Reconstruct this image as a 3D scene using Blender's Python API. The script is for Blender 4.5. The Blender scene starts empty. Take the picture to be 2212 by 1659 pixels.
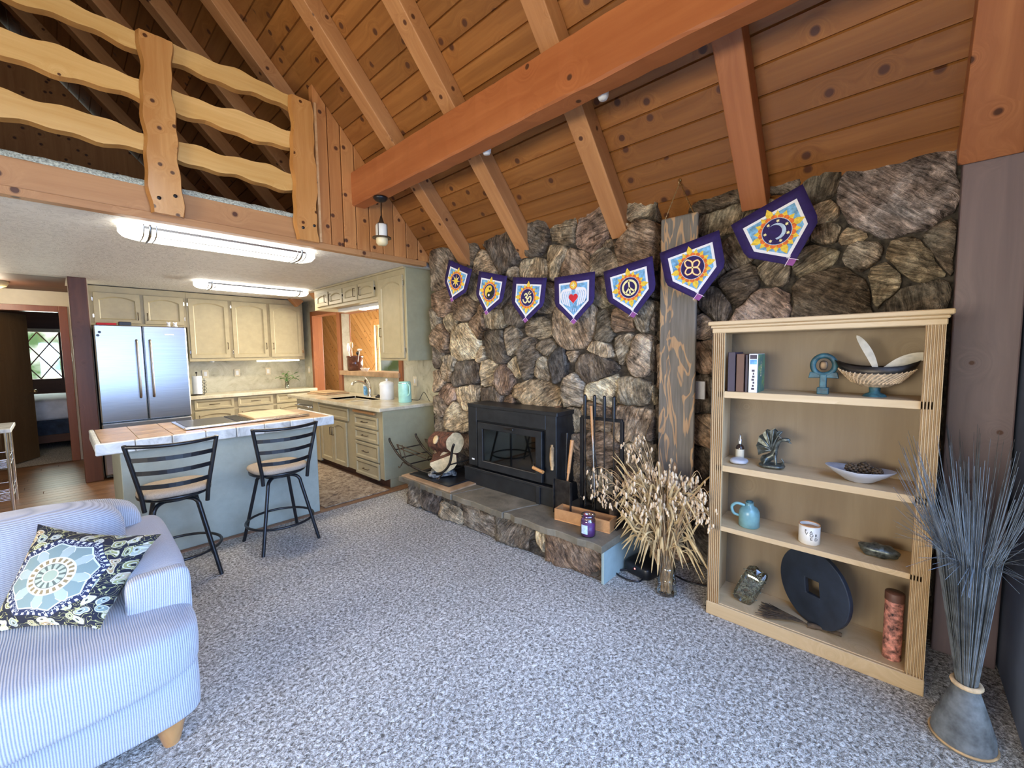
import bpy, math, random
from mathutils import Vector, Matrix, noise
random.seed(7)
C = bpy.context.scene.collection
PI = math.pi
# ---------------- camera ----------------
cd = bpy.data.cameras.new('camera'); cam = bpy.data.objects.new('camera', cd); C.objects.link(cam)
cd.sensor_width = 36.0; cd.lens = 14.682; cd.clip_start = 0.02; cd.clip_end = 200
def _cam():
    yaw, pit, rol = 0.74240718, -0.07637632, -0.01337708
    f = Vector((math.cos(yaw)*math.cos(pit), math.sin(yaw)*math.cos(pit), math.sin(pit)))
    r = f.cross(Vector((0, 0, 1))).normalized(); u = r.cross(f)
    c, s = math.cos(rol), math.sin(rol)
    r2 = c*r + s*u; u2 = -s*r + c*u
    m = Matrix((r2, u2, -f)).transposed().to_4x4(); m.translation = (0, 0, 1.53)
    return m
cam.matrix_world = _cam()
bpy.context.scene.camera = cam
# ---------------- exposure ----------------
vs = bpy.context.scene.view_settings
vs.view_transform = 'Standard'; vs.look = 'None'; vs.gamma = 1.0; vs.use_curve_mapping = False; vs.exposure = 0.22
# ---------------- world ----------------
w = bpy.data.worlds.new('world'); bpy.context.scene.world = w; w.use_nodes = True
wn = w.node_tree.nodes; wl = w.node_tree.links
bg = wn['Background']
tcw = wn.new('ShaderNodeTexCoord'); sep = wn.new('ShaderNodeSeparateXYZ'); wl.new(tcw.outputs['Generated'], sep.inputs[0])
nz = wn.new('ShaderNodeTexNoise'); nz.inputs['Scale'].default_value = 26; nz.inputs['Detail'].default_value = 5; wl.new(tcw.outputs['Generated'], nz.inputs['Vector'])
r1 = wn.new('ShaderNodeValToRGB'); r1.color_ramp.elements[0].position = .38; r1.color_ramp.elements[0].color = (.12, .24, .08, 1)
r1.color_ramp.elements[1].position = .53; r1.color_ramp.elements[1].color = (.95, 1.0, .92, 1); wl.new(nz.outputs['Fac'], r1.inputs[0])
r2 = wn.new('ShaderNodeValToRGB'); r2.color_ramp.elements[0].position = .12; r2.color_ramp.elements[0].color = (0, 0, 0, 1)
r2.color_ramp.elements[1].position = .30; r2.color_ramp.elements[1].color = (1, 1, 1, 1); wl.new(sep.outputs['Z'], r2.inputs[0])
mx = wn.new('ShaderNodeMixRGB'); wl.new(r2.outputs[0], mx.inputs[0]); wl.new(r1.outputs[0], mx.inputs[1]); mx.inputs[2].default_value = (.75, .88, 1.0, 1)
wl.new(mx.outputs[0], bg.inputs[0]); bg.inputs[1].default_value = 1.5
# ---------------- large lights (daylight at the openings) ----------------
def area(name, loc, rot, sx, sy, power, col):
    l = bpy.data.lights.new(name, 'AREA'); l.shape = 'RECTANGLE'; l.size = sx; l.size_y = sy; l.energy = power; l.color = col
    o = bpy.data.objects.new(name, l); C.objects.link(o); o.location = loc; o.rotation_euler = rot; return o
dl = area('daylight_glass_door', (0.3, -0.62, 1.25), (PI/2-.55, 0, 0), 3.6, 2.1, 185, (.30, .50, 1.0)); dl.data.spread = 2.4
area('daylight_gable_window', (-.3, -0.62, 3.6), (PI/2, 0, 0), 3.0, 1.6, 70, (1.0, .90, .78))
area('daylight_left_window', (-3.56, 1.2, 1.45), (0, -PI/2, 0), 1.5, 2.6, 340, (1.0, .88, .74))
area('daylight_far_room', (5.9, 7.0, 1.7), (0, PI/2, 0), 1.4, 3.2, 800, (1.0, .93, .85))
area('daylight_bedroom', (-.22, 12.72, 1.6), (-PI/2, 0, 0), 0.9, 1.0, 60, (.9, 1.0, .9))
# ---------------- mesh kit ----------------
class MB:
    def __init__(s): s.v = []; s.f = []; s.m = []; s.sm = []; s.uv = None
    def add(s, vs_, fs, mi=0, smooth=False, M=None):
        b = len(s.v)
        for p in vs_:
            p = Vector(p); s.v.append(tuple(M @ p if M else p))
        for f in fs: s.f.append(tuple(b+i for i in f)); s.m.append(mi); s.sm.append(smooth)
        return s
    def box(s, x0, x1, y0, y1, z0, z1, mi=0, M=None):
        return s.add([(x0,y0,z0),(x1,y0,z0),(x1,y1,z0),(x0,y1,z0),(x0,y0,z1),(x1,y0,z1),(x1,y1,z1),(x0,y1,z1)],
            [(0,3,2,1),(4,5,6,7),(0,1,5,4),(1,2,6,5),(2,3,7,6),(3,0,4,7)], mi, False, M)
    def tube(s, pts, r, n=8, mi=0, cap=True, M=None, flat=1.0, closed=False):
        pts = [Vector(p) for p in pts]; k = len(pts); R = r if isinstance(r, (list, tuple)) else [r]*k
        if len(R) != k: R = [R[min(len(R)-1, int(q*(len(R)-1)/(k-1)))]*(1-(q*(len(R)-1)/(k-1))%1)+R[min(len(R)-1, int(q*(len(R)-1)/(k-1))+1)]*((q*(len(R)-1)/(k-1))%1) for q in range(k)]
        vv = []; ff = []; up = None
        for i, p in enumerate(pts):
            if closed: t = (pts[(i+1) % k]-pts[i-1]).normalized()
            else: t = (pts[min(i+1, k-1)]-pts[max(i-1, 0)]).normalized()
            if up is None:
                up = Vector((0,0,1)) if abs(t.z) < .9 else Vector((1,0,0))
            a = t.cross(up).normalized(); b = a.cross(t).normalized(); up = b
            for j in range(n):
                q = 2*PI*j/n; vv.append(p + a*math.cos(q)*R[i] + b*math.sin(q)*R[i]*flat)
        for i in range(k if closed else k-1):
            for j in range(n):
                i2 = (i+1) % k; ff.append((i*n+j, i*n+(j+1) % n, i2*n+(j+1) % n, i2*n+j))
        s.add(vv, ff, mi, True, M)
        if cap and not closed:
            s.add(vv[:n], [tuple(range(n))[::-1]], mi, False, M); s.add(vv[-n:], [tuple(range(n))], mi, False, M)
        return s
    def lathe(s, prof, n=20, mi=0, M=None, smooth=True, sy=1.0, cap=True):
        vv = []; ff = []
        for r, z in prof:
            for j in range(n):
                q = 2*PI*j/n; vv.append((r*math.cos(q), r*math.sin(q)*sy, z))
        for i in range(len(prof)-1):
            for j in range(n): ff.append((i*n+j, i*n+(j+1) % n, (i+1)*n+(j+1) % n, (i+1)*n+j))
        s.add(vv, ff, mi, smooth, M)
        if cap:
            if prof[0][0] > 1e-4: s.add(vv[:n], [tuple(range(n))[::-1]], mi, False, M)
            if prof[-1][0] > 1e-4: s.add(vv[-n:], [tuple(range(n))], mi, False, M)
        return s
    def prism(s, poly, z0, z1, mi=0, M=None, smooth=False):       # poly in XY, extruded along Z
        n = len(poly); vv = [(x, y, z0) for x, y in poly]+[(x, y, z1) for x, y in poly]
        ff = [tuple(range(n))[::-1], tuple(range(n, 2*n))]+[(i, (i+1) % n, n+(i+1) % n, n+i) for i in range(n)]
        return s.add(vv, ff, mi, smooth, M)
    def ring(s, outer, inner, z0, z1, mi=0, M=None):               # frame between two loops of equal count
        n = len(outer); vv = [(x,y,z0) for x,y in outer]+[(x,y,z1) for x,y in outer]+[(x,y,z1) for x,y in inner]+[(x,y,z0) for x,y in inner]
        ff = []
        for i in range(n):
            j = (i+1) % n
            for a in range(4):
                b = (a+1) % 4; ff.append((a*n+i, a*n+j, b*n+j, b*n+i))
        return s.add(vv, ff, mi, False, M)
    def ball(s, c, rx, ry=None, rz=None, n=10, m=7, mi=0, M=None):
        ry = ry or rx; rz = rz or rx; vv = []; ff = []
        for i in range(m+1):
            t = PI*i/m
            for j in range(n):
                q = 2*PI*j/n; vv.append((c[0]+rx*math.sin(t)*math.cos(q), c[1]+ry*math.sin(t)*math.sin(q), c[2]-rz*math.cos(t)))
        for i in range(m):
            for j in range(n): ff.append((i*n+j, i*n+(j+1) % n, (i+1)*n+(j+1) % n, (i+1)*n+j))
        return s.add(vv, ff, mi, True, M)
    def sq(s, c, a, b, d, e=4.0, n=28, m=16, mi=0, M=None, fn=None):   # super-ellipsoid: soft box
        def g(v, p): return math.copysign(abs(v)**(2.0/p), v)
        vv = []; ff = []
        for i in range(m+1):
            t = -PI/2+PI*i/m
            for j in range(n):
                q = 2*PI*j/n
                p = Vector((a*g(math.cos(t), e)*g(math.cos(q), e), b*g(math.cos(t), e)*g(math.sin(q), e), d*g(math.sin(t), e)))
                if fn: p = fn(p)
                vv.append(p+Vector(c))
        for i in range(m):
            for j in range(n): ff.append((i*n+j, i*n+(j+1) % n, (i+1)*n+(j+1) % n, (i+1)*n+j))
        return s.add(vv, ff, mi, True, M)
    def mesh(s, name, mats):
        me = bpy.data.meshes.new(name); me.from_pydata(s.v, [], s.f)
        for m in (mats if isinstance(mats, (list, tuple)) else [mats]): me.materials.append(m)
        me.polygons.foreach_set('material_index', s.m); me.polygons.foreach_set('use_smooth', s.sm)
        if s.uv:
            u = me.uv_layers.new(name='UVMap')
            for l in me.loops: u.data[l.index].uv = s.uv[l.vertex_index]
        me.update(); return me
    def build(s, name, mats, parent=None, bevel=0, seg=2, M=None, label=None, color=None):
        me = s.mesh(name, mats); o = bpy.data.objects.new(name, me); C.objects.link(o)
        if parent is not None: o.parent = parent
        if bevel:
            b = o.modifiers.new('b', 'BEVEL'); b.width = bevel; b.segments = seg; b.limit_method = 'ANGLE'; b.angle_limit = math.radians(40)
        if label: o['label'] = label
        if color: o.color = (*color, 1)
        return o
def tag(o, label=None, cat=None, group=None, kind=None):
    if label: o['label'] = label
    if cat: o['category'] = cat
    if group: o['group'] = group
    if kind: o['kind'] = kind
    return o
def thing(name, label, cat, loc=(0,0,0), rz=0, group=None):
    o = bpy.data.objects.new(name, None); C.objects.link(o); o.location = loc; o.rotation_euler = (0,0,rz); o.empty_display_size = .05
    return tag(o, label, cat, group)
def struct(o): o['kind'] = 'structure'; return o
def T(x=0, y=0, z=0): return Matrix.Translation((x, y, z))
def RX(a): return Matrix.Rotation(a, 4, 'X')
def RY(a): return Matrix.Rotation(a, 4, 'Y')
def RZ(a): return Matrix.Rotation(a, 4, 'Z')
def frameM(o, x, y, z): # matrix from origin and 3 axes
    m = Matrix((Vector(x), Vector(y), Vector(z))).transposed().to_4x4(); m.translation = o; return m
def arc(pts, k=6):       # Catmull-Rom smoothing
    P = [Vector(p) for p in pts]; o = []
    for i in range(len(P)-1):
        a = P[max(i-1,0)]; b = P[i]; c = P[i+1]; d = P[min(i+2, len(P)-1)]
        for j in range(k):
            t = j/k; o.append(.5*((2*b)+(c-a)*t+(2*a-5*b+4*c-d)*t*t+(3*b-a-3*c+d)*t**3))
    o.append(P[-1]); return o
def wmat(o):
    m = o.matrix_basis.copy()
    return wmat(o.parent) @ o.matrix_parent_inverse @ m if o.parent else m
def setw(o, M):
    o.matrix_basis = (wmat(o.parent) @ o.matrix_parent_inverse).inverted() @ M if o.parent else M
# ---------------- node kit ----------------
class V:
    def __init__(s, g, sock): s.g = g; s.s = sock
    def _m(s, op, o=None, o2=None, clamp=False):
        n = s.g.nt.nodes.new('ShaderNodeMath'); n.operation = op; n.use_clamp = clamp
        for i, x in enumerate((s, o, o2)):
            if x is None: continue
            if isinstance(x, V): s.g.nt.links.new(x.s, n.inputs[i])
            else: n.inputs[i].default_value = x
        return V(s.g, n.outputs[0])
    def __add__(s, o): return s._m('ADD', o)
    def __sub__(s, o): return s._m('SUBTRACT', o)
    def __mul__(s, o): return s._m('MULTIPLY', o)
    def __truediv__(s, o): return s._m('DIVIDE', o)
    def lt(s, o): return s._m('LESS_THAN', o)
    def gt(s, o): return s._m('GREATER_THAN', o)
    def sin(s): return s._m('SINE')
    def cos(s): return s._m('COSINE')
    def abs(s): return s._m('ABSOLUTE')
    def pow(s, o): return s._m('POWER', o)
    def mod(s, o): return s._m('FLOORED_MODULO', o)
    def mn(s, o): return s._m('MINIMUM', o)
    def mxx(s, o): return s._m('MAXIMUM', o)
    def sqrt(s): return s._m('SQRT')
    def cl(s): return s._m('ADD', 0.0, None, True)
    def atan2(s, o): return s._m('ARCTAN2', o)
class G:
    def __init__(s, name):
        s.m = bpy.data.materials.new(name); s.m.use_nodes = True; s.nt = s.m.node_tree
        s.b = s.nt.nodes['Principled BSDF']; s.out = s.nt.nodes['Material Output']; s.tc = None
    def node(s, t): return s.nt.nodes.new(t)
    def inp(s, sock, x):
        if isinstance(x, V): s.nt.links.new(x.s, sock)
        elif x is not None:
            if isinstance(x, (tuple, list)) and len(x) == 3 and hasattr(sock.default_value, '__len__') and len(sock.default_value) == 4: x = (*x, 1)
            sock.default_value = x
    def coord(s, kind='Object', scale=(1,1,1), rot=(0,0,0), rand=True):
        if not s.tc: s.tc = s.node('ShaderNodeTexCoord')
        m = s.node('ShaderNodeMapping'); m.inputs['Scale'].default_value = scale; m.inputs['Rotation'].default_value = rot
        s.nt.links.new(s.tc.outputs[kind], m.inputs['Vector'])
        if rand:
            oi = s.node('ShaderNodeObjectInfo'); k = V(s, oi.outputs['Random'])*71.0
            s.nt.links.new(k.s, m.inputs['Location'])
        return V(s, m.outputs[0])
    def rand(s): return V(s, s.node('ShaderNodeObjectInfo').outputs['Random'])
    def ocolor(s): return V(s, s.node('ShaderNodeObjectInfo').outputs['Color'])
    def xyz(s, v):
        n = s.node('ShaderNodeSeparateXYZ'); s.nt.links.new(v.s, n.inputs[0]); return [V(s, o) for o in n.outputs]
    def comb(s, x, y, z):
        n = s.node('ShaderNodeCombineXYZ'); s.inp(n.inputs[0], x); s.inp(n.inputs[1], y); s.inp(n.inputs[2], z); return V(s, n.outputs[0])
    def noise(s, v, scale=5, detail=3, rough=.5, dist=0):
        n = s.node('ShaderNodeTexNoise'); n.inputs['Scale'].default_value = scale; n.inputs['Detail'].default_value = detail
        n.inputs['Roughness'].default_value = rough; n.inputs['Distortion'].default_value = dist; s.inp(n.inputs['Vector'], v); return V(s, n.outputs[0])
    def voro(s, v, scale=5, feat='F1', rnd=1.0, dim='3D'):
        n = s.node('ShaderNodeTexVoronoi'); n.voronoi_dimensions = dim; n.feature = feat; n.inputs['Scale'].default_value = scale; n.inputs['Randomness'].default_value = rnd; s.inp(n.inputs['Vector'], v); return V(s, n.outputs['Distance'])
    def vcol(s, v, scale=5, rnd=1.0):
        n = s.node('ShaderNodeTexVoronoi'); n.voronoi_dimensions = '2D'; n.inputs['Randomness'].default_value = rnd; n.inputs['Scale'].default_value = scale; s.inp(n.inputs['Vector'], v); return V(s, n.outputs['Color'])
    def ramp(s, f, stops):
        n = s.node('ShaderNodeValToRGB'); cr = n.color_ramp
        while len(cr.elements) < len(stops): cr.elements.new(.5)
        for e, (p, c) in zip(cr.elements, stops):
            e.position = p; e.color = (*c, 1) if isinstance(c, (tuple, list)) else (c, c, c, 1)
        s.inp(n.inputs[0], f); return V(s, n.outputs[0])
    def mix(s, f, a, b, mode='MIX'):
        n = s.node('ShaderNodeMixRGB'); n.blend_type = mode; s.inp(n.inputs[0], f); s.inp(n.inputs[1], a); s.inp(n.inputs[2], b); return V(s, n.outputs[0])
    def bump(s, h, strength=.3, dist=.01):
        n = s.node('ShaderNodeBump'); n.inputs['Strength'].default_value = strength; n.inputs['Distance'].default_value = dist
        s.inp(n.inputs['Height'], h); s.nt.links.new(n.outputs[0], s.b.inputs['Normal'])
    def done(s, col=None, rough=.6, metal=0, spec=None, emis=None, est=0, alpha=None, trans=None, coat=None):
        B = s.b.inputs; s.inp(B['Base Color'], col); s.inp(B['Roughness'], rough); s.inp(B['Metallic'], metal)
        if spec is not None: s.inp(B['Specular IOR Level'], spec)
        if emis is not None: s.inp(B['Emission Color'], emis); B['Emission Strength'].default_value = est
        if trans is not None: B['Transmission Weight'].default_value = trans
        if coat is not None: B['Coat Weight'].default_value = coat; B['Coat Roughness'].default_value = .15
        return s.m
def plain(name, col, rough=.6, metal=0, var=.06, nscale=12, bump=0, **k):
    g = G(name); n = g.noise(g.coord(), nscale, 3, .6)
    lo = tuple(max(0, c*(1-var*2)) for c in col); hi = tuple(min(1, c*(1+var*2)) for c in col)
    c = g.ramp(n, [(.3, lo), (.7, hi)])
    if bump: g.bump(n, bump, .004)
    return g.done(c, rough, metal, **k)
def wood(name, dark, light, axis='X', knot=(.09,.03,.012), rough=.5, knots=.10, grain=1.0, var=.25, coat=None, kscale=3.0, rot=(0,0,0)):
    g = G(name); co = g.coord('Object', rot=rot); x, y, z = g.xyz(co)
    if axis == 'Y': x, y = y, x
    if axis == 'Z': x, z = z, x
    kv = g.comb(x*.42, y*1.0, z*1.0)
    vn = g.node('ShaderNodeTexVoronoi'); vn.voronoi_dimensions = '2D'; vn.inputs['Scale'].default_value = kscale*2.0; g.inp(vn.inputs['Vector'], g.comb(x, y+z, 0.0))
    sel, _, _ = g.xyz(V(g, vn.outputs['Color'])); d = V(g, vn.outputs['Distance'])+sel.gt(.42)*1.0
    warp = (d*-9.0)._m('EXPONENT')
    gv = g.comb(x*1.1, y*22.0*grain+warp*9.0, z*22.0*grain+warp*9.0)
    n = g.noise(gv, 1.0, 4, .62, .3)
    n2 = g.noise(g.comb(x*.6, y*5.0, z*5.0), 1.0, 2, .5)
    base = g.ramp(n*.6+n2*.4, [(.30, dark), (.55, tuple((a+b)/2 for a, b in zip(dark, light))), (.72, light)])
    v = g.rand()*var*2+(1.0-var)
    base = g.mix(1.0, base, g.comb(v, v*(1.0), v), 'MULTIPLY')
    if knots: 
        km = g.ramp(d+(n-.5)*.04, [(knots*.75, 1.0), (knots*1.25, 0.0)]); base = g.mix(km, base, knot)
    g.bump(n, .25, .003)
    return g.done(base, rough, coat=coat)
M_ = {}
M_['roof'] = wood('roof_plank_wood', (.20,.070,.014), (.42,.175,.045), kscale=2.4, knots=.10, rough=.42, var=.20)
M_['rafter'] = wood('rafter_wood', (.38,.155,.052), (.62,.31,.125), kscale=2.4, knots=.07, rough=.5, var=.12)
M_['rafterred'] = wood('reddish_rafter_wood', (.31,.10,.035), (.50,.20,.075), kscale=2.4, knots=.07, rough=.5, var=.05)
M_['beam'] = wood('big_beam_wood', (.33,.095,.028), (.50,.18,.060), kscale=1.6, knots=.05, rough=.5, axis='Y', var=0, grain=.6)
M_['loftbeam'] = wood('loft_beam_wood', (.38,.17,.06), (.58,.31,.13), kscale=1.8, knots=.07, var=.05)
M_['boards'] = wood('wall_board_wood', (.38,.14,.04), (.64,.30,.10), axis='Z', kscale=3.5, knots=.12, var=.15)
M_['rail'] = wood('rail_wood', (.62,.33,.09), (.85,.55,.22), kscale=2.5, knots=.04, rough=.22, var=.06, coat=.6)
M_['railpost'] = wood('rail_post_wood', (.46,.19,.05), (.72,.38,.13), kscale=3.5, knots=.09, rough=.22, var=.08, coat=.6)
M_['bark'] = wood('rail_bark_edge', (.40,.16,.04), (.66,.34,.10), kscale=2.5, knots=0, rough=.35)
M_['post'] = wood('dark_post_wood', (.085,.028,.012), (.17,.062,.028), axis='Z', kscale=3, knots=.08, rough=.5, var=0)
M_['trimwood'] = wood('trim_wood', (.20,.058,.016), (.32,.11,.034), axis='Z', kscale=2, knots=.0, rough=.4, var=.08)
M_['diag'] = wood('diagonal_board_wood', (.66,.32,.11), (.92,.60,.30), kscale=3.4, knots=.09, rough=.5, var=.12)
M_['darkwood'] = wood('dark_bedroom_wood', (.07,.025,.012), (.14,.055,.025), kscale=2, knots=.05, rough=.6)
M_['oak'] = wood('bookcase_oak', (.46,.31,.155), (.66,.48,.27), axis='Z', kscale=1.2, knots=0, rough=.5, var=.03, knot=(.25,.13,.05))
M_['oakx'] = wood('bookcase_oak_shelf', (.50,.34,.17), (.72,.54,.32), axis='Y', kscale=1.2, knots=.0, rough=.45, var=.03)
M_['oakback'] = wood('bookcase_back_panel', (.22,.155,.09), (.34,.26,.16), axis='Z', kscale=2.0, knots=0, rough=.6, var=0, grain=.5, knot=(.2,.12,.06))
M_['floorwood'] = wood('kitchen_floor_wood', (.13,.06,.028), (.26,.135,.065), axis='X', kscale=2, knots=.04, rough=.4, var=.2)
M_['smallwood'] = wood('small_wood', (.38,.17,.06), (.58,.30,.12), kscale=6, knots=.0, rough=.5)
M_['turnwood'] = wood('sofa_leg_wood', (.38,.17,.05), (.55,.28,.10), axis='Z', knots=0, rough=.3, coat=.4)
def stone():
    g = G('field_stone'); co = g.coord('Object'); oc = g.ocolor()
    x, y, z = g.xyz(co); a = g.rand()*6.28
    u = y*a.cos()+z*a.sin(); v = z*a.cos()-y*a.sin()
    st = g.noise(g.comb(x*8.0, u*7.0, v*34.0), 1.0, 5, .66, 1.6)
    n2 = g.noise(co, 4.5, 4, .6, .6); n3 = g.noise(co, 38, 3, .6)
    fl = g.noise(co, 75, 2, .7, .5); br = st*.75+n2*.9+n3*.35
    bl = g.noise(co, 8.0, 4, .65, 1.2); k = g.ramp(br*.28+bl*.30+fl*.10+st*.18, [(.45, .10), (.52, .55), (.58, 1.1), (.66, 2.4)])
    c = g.mix(1.0, oc, k, 'MULTIPLY')
    tint = g.ramp(n2, [(.35, (1.12,.98,.84)), (.65, (.95,1.0,1.02))]); c = g.mix(1.0, c, tint, 'MULTIPLY')
    g.bump(st*1.4+n3*.4+n2*.9, 1.0, .035)
    return g.done(c, g.ramp(n2, [(.3,.55),(.7,.8)]), spec=.35)
M_['stone'] = stone()
M_['mortar'] = plain('dark_mortar', (.055,.045,.035), .95, var=.4, nscale=30, bump=.6)
def slab():
    g = G('flagstone_slab'); co = g.coord('Object'); n = g.noise(co, 5, 5, .6, .4); n2 = g.noise(co, 40, 3, .6)
    c = g.ramp(n, [(.32, (.10,.085,.06)), (.5, (.17,.145,.10)), (.7, (.25,.21,.15))])
    g.bump(n*1.0+n2*.3, .6, .012); return g.done(c, .5)
M_['slab'] = slab()
def carpet():
    g = G('shag_carpet'); co = g.coord('Object', rand=False); n = g.noise(co, 190, 2, .7); n2 = g.noise(co, 65, 3, .75, .6); n3 = g.noise(co, 1.2, 3, .5)
    c = g.ramp(n2*.72+n*.28, [(.38, (.13,.115,.095)), (.49, (.44,.41,.36)), (.60, (.92,.89,.83))])
    c = g.mix(1.0, c, g.ramp(n3, [(.3, .88), (.7, 1.1)]), 'MULTIPLY')
    g.bump(n2*.8+n*.5, 1.0, .018); return g.done(c, .95, spec=.1)
M_['carpet'] = carpet()
M_['loftcarpet'] = plain('loft_carpet', (.42,.44,.36), .95, var=.3, nscale=90, bump=1.0)
def corduroy(name, axis, freq=140.0):
    g = G(name); co = g.coord('Object', rand=False); xyz = g.xyz(co); q = xyz['XYZ'.index(axis)]
    wob = g.noise(co, 3.0, 2, .5)*.03
    h = ((q+wob)*(freq*6.2832)).sin()*.5+.5; h2 = h._m('POWER', .6)
    n = g.noise(co, 240, 2, .6)
    c = g.mix(h2, (.30,.305,.335), (.50,.51,.54)); c = g.mix(1.0, c, g.ramp(n, [(.3,.9),(.7,1.06)]), 'MULTIPLY')
    g.bump(h2+n*.12, .7, .0035); m = g.done(c, .85, spec=.2)
    g.b.inputs['Sheen Weight'].default_value = .3; return m
M_['cordX'] = corduroy('corduroy_ribs_x', 'X'); M_['cordY'] = corduroy('corduroy_ribs_y', 'Y'); M_['cordZ'] = corduroy('corduroy_ribs_z', 'Z')
M_['black'] = plain('black_metal', (.012,.013,.016), .38, .3, var=.2, coat=.2)
M_['blackstove'] = plain('stove_black', (.020,.021,.022), .42, .2, var=.15)
M_['handlegrey'] = plain('fridge_handle_metal', (.42,.38,.33), .3, 1, var=.02)
M_['cornerpost'] = wood('flare_tinted_timber', (.15,.11,.12), (.24,.18,.18), axis='Z', kscale=2, knots=.04)  # purple-grey cast of the lens flare is put into the wood colour
M_['iron'] = plain('dark_iron', (.045,.038,.032), .42, .7, var=.3)
M_['bronze'] = plain('bronze_metal', (.10,.07,.045), .4, .8, var=.2)
M_['chrome'] = plain('chrome', (.72,.72,.70), .18, 1, var=.02)
M_['brass'] = plain('brass', (.55,.42,.22), .3, 1, var=.05)
def steel():
    g = G('brushed_steel'); n = g.noise(g.coord('Object', (3,3,180)), 1, 3, .6)
    g.bump(n, .06, .001); m = g.done(g.ramp(n, [(.3,(.36,.365,.37)),(.7,(.44,.445,.45))]), .30, 1); g.b.inputs['Anisotropic'].default_value = .5; return m
M_['steel'] = steel()
M_['cab'] = plain('sage_cabinet_paint', (.42,.35,.205), .42, var=.03)
M_['cabside'] = plain('sage_cabinet_side', (.36,.335,.205), .5, var=.03)
M_['island'] = plain('island_paint', (.36,.385,.32), .5, var=.04)
def counter():
    g = G('cream_laminate'); co = g.coord('Object'); n = g.noise(co, 5, 5, .65, .8); n2 = g.noise(co, 90, 2)
    return g.done(g.ramp(n*.8+n2*.2, [(.35,(.50,.43,.29)),(.5,(.62,.55,.39)),(.62,(.72,.66,.50))]), .22)
M_['counter'] = counter()
def splash():
    g = G('marbled_backsplash'); co = g.coord('Object', rand=False); n = g.noise(co, 4, 6, .7, 1.5); n2 = g.noise(co, 9, 3, .6, .5)
    c = g.ramp(n, [(.30,(.20,.17,.12)),(.40,(.42,.39,.28)),(.55,(.50,.47,.35)),(.7,(.55,.53,.42))]); return g.done(g.mix(g.ramp(n2,[(.62,0.0),(.7,.25)]), c, (.22,.17,.11)), .45)
M_['splash'] = splash()
def kwall():
    g = G('textured_ceiling_plaster'); co = g.coord('Object', rand=False); n = g.noise(co, 14, 5, .6, 1.4); f = g.ramp(n, [(.44, 0.0), (.52, 1.0)])
    g.bump(f, .55, .012); return g.done(g.mix(f, (.66,.64,.60), (.74,.72,.68)), .6)
M_['plaster'] = kwall()
M_['cream'] = plain('cream_wall', (.66,.58,.42), .7, var=.02)
M_['drywall'] = plain('flare_blue_wall', (.15,.19,.29), .8, var=.08, nscale=3)  # wall colour carries the blue veil of the lens flare
M_['white'] = plain('white_paint', (.75,.76,.76), .4, var=.02)
def tiletop():
    g = G('island_tile_top'); co = g.coord('Object'); n = g.noise(co, 3.0, 5, .6, .9); n2 = g.noise(co, 40, 3)
    g.bump(n2, .1, .002); return g.done(g.ramp(n*.85+n2*.15, [(.34,(.27,.165,.085)),(.5,(.40,.25,.135)),(.68,(.54,.37,.22))]), .32)
M_['tiletop'] = tiletop()
def tileedge():
    g = G('island_tile_edge'); co = g.coord('Object'); n = g.noise(co, 7, 5, .65, .8)
    return g.done(g.ramp(n, [(.32,(.34,.35,.33)),(.5,(.60,.62,.60)),(.7,(.80,.82,.80))]), .35)
M_['tileedge'] = tileedge()
M_['seat'] = plain('stool_seat_fabric', (.36,.29,.22), .9, var=.1, nscale=200, bump=.3)
def emit(name, col, st): g = G(name); return g.done((.9,.9,.9), .5, emis=col, est=st)
M_['tube'] = emit('lit_diffuser', (1.0,.93,.78), 4.2)
M_['tubesmall'] = emit('lit_under_cabinet', (1.0,.90,.66), 8)
M_['led'] = emit('red_led', (1.0,.05,.02), 8)
M_['frost'] = plain('frosted_shade', (.80,.78,.70), .3, var=.02)
M_['frostwarm'] = plain('frosted_shade_amber', (.80,.66,.38), .3, var=.02)
def glass(name, col=(1,1,1), rough=.02, mixv=.12):
    g = G(name); gl = g.node('ShaderNodeBsdfGlossy'); gl.inputs['Roughness'].default_value = rough
    tr = g.node('ShaderNodeBsdfTransparent'); tr.inputs[0].default_value = (*col, 1)
    lw = g.node('ShaderNodeLayerWeight'); lw.inputs[0].default_value = .35
    f = V(g, lw.outputs['Fresnel'])*.8+mixv
    mx_ = g.node('ShaderNodeMixShader'); g.nt.links.new(f.s, mx_.inputs[0]); g.nt.links.new(tr.outputs[0], mx_.inputs[1]); g.nt.links.new(gl.outputs[0], mx_.inputs[2])
    g.nt.links.new(mx_.outputs[0], g.out.inputs['Surface']); return g.m
M_['glass'] = glass('clear_glass', (.96,.98,.97), .02, .05)
M_['stoveglass'] = glass('smoked_stove_glass', (.60,.52,.40), .03, .06)
M_['jar'] = glass('jar_glass', (.90,.92,.90), .03, .10)
def foliage_glow():
    g = G('sunlit_trees_outside'); co = g.coord('Object', rand=False); n = g.noise(co, 3.5, 6, .7, .5)
    c = g.ramp(n, [(.36,(.10,.24,.06)),(.47,(.42,.66,.25)),(.56,(.95,1.0,.85)),(.7,(1,1,1))])
    return g.done((0,0,0), 1, emis=c, est=1.6)
M_['trees'] = foliage_glow()
def rug():
    g = G('kitchen_rug'); co = g.coord('Object', rand=False); n = g.noise(co, 6, 6, .72, 2.5); n2 = g.noise(co, 26, 4, .7, 1.0)
    c = g.ramp(n*.55+n2*.45, [(.36,(.07,.05,.045)),(.46,(.24,.17,.11)),(.54,(.40,.31,.21)),(.66,(.55,.46,.34))])
    g.bump(n2, .5, .004); return g.done(c, .95)
M_['rug'] = rug()
M_['doorbrown'] = wood('hall_door_veneer', (.10,.055,.022), (.17,.10,.045), axis='Z', knots=0)
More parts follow.
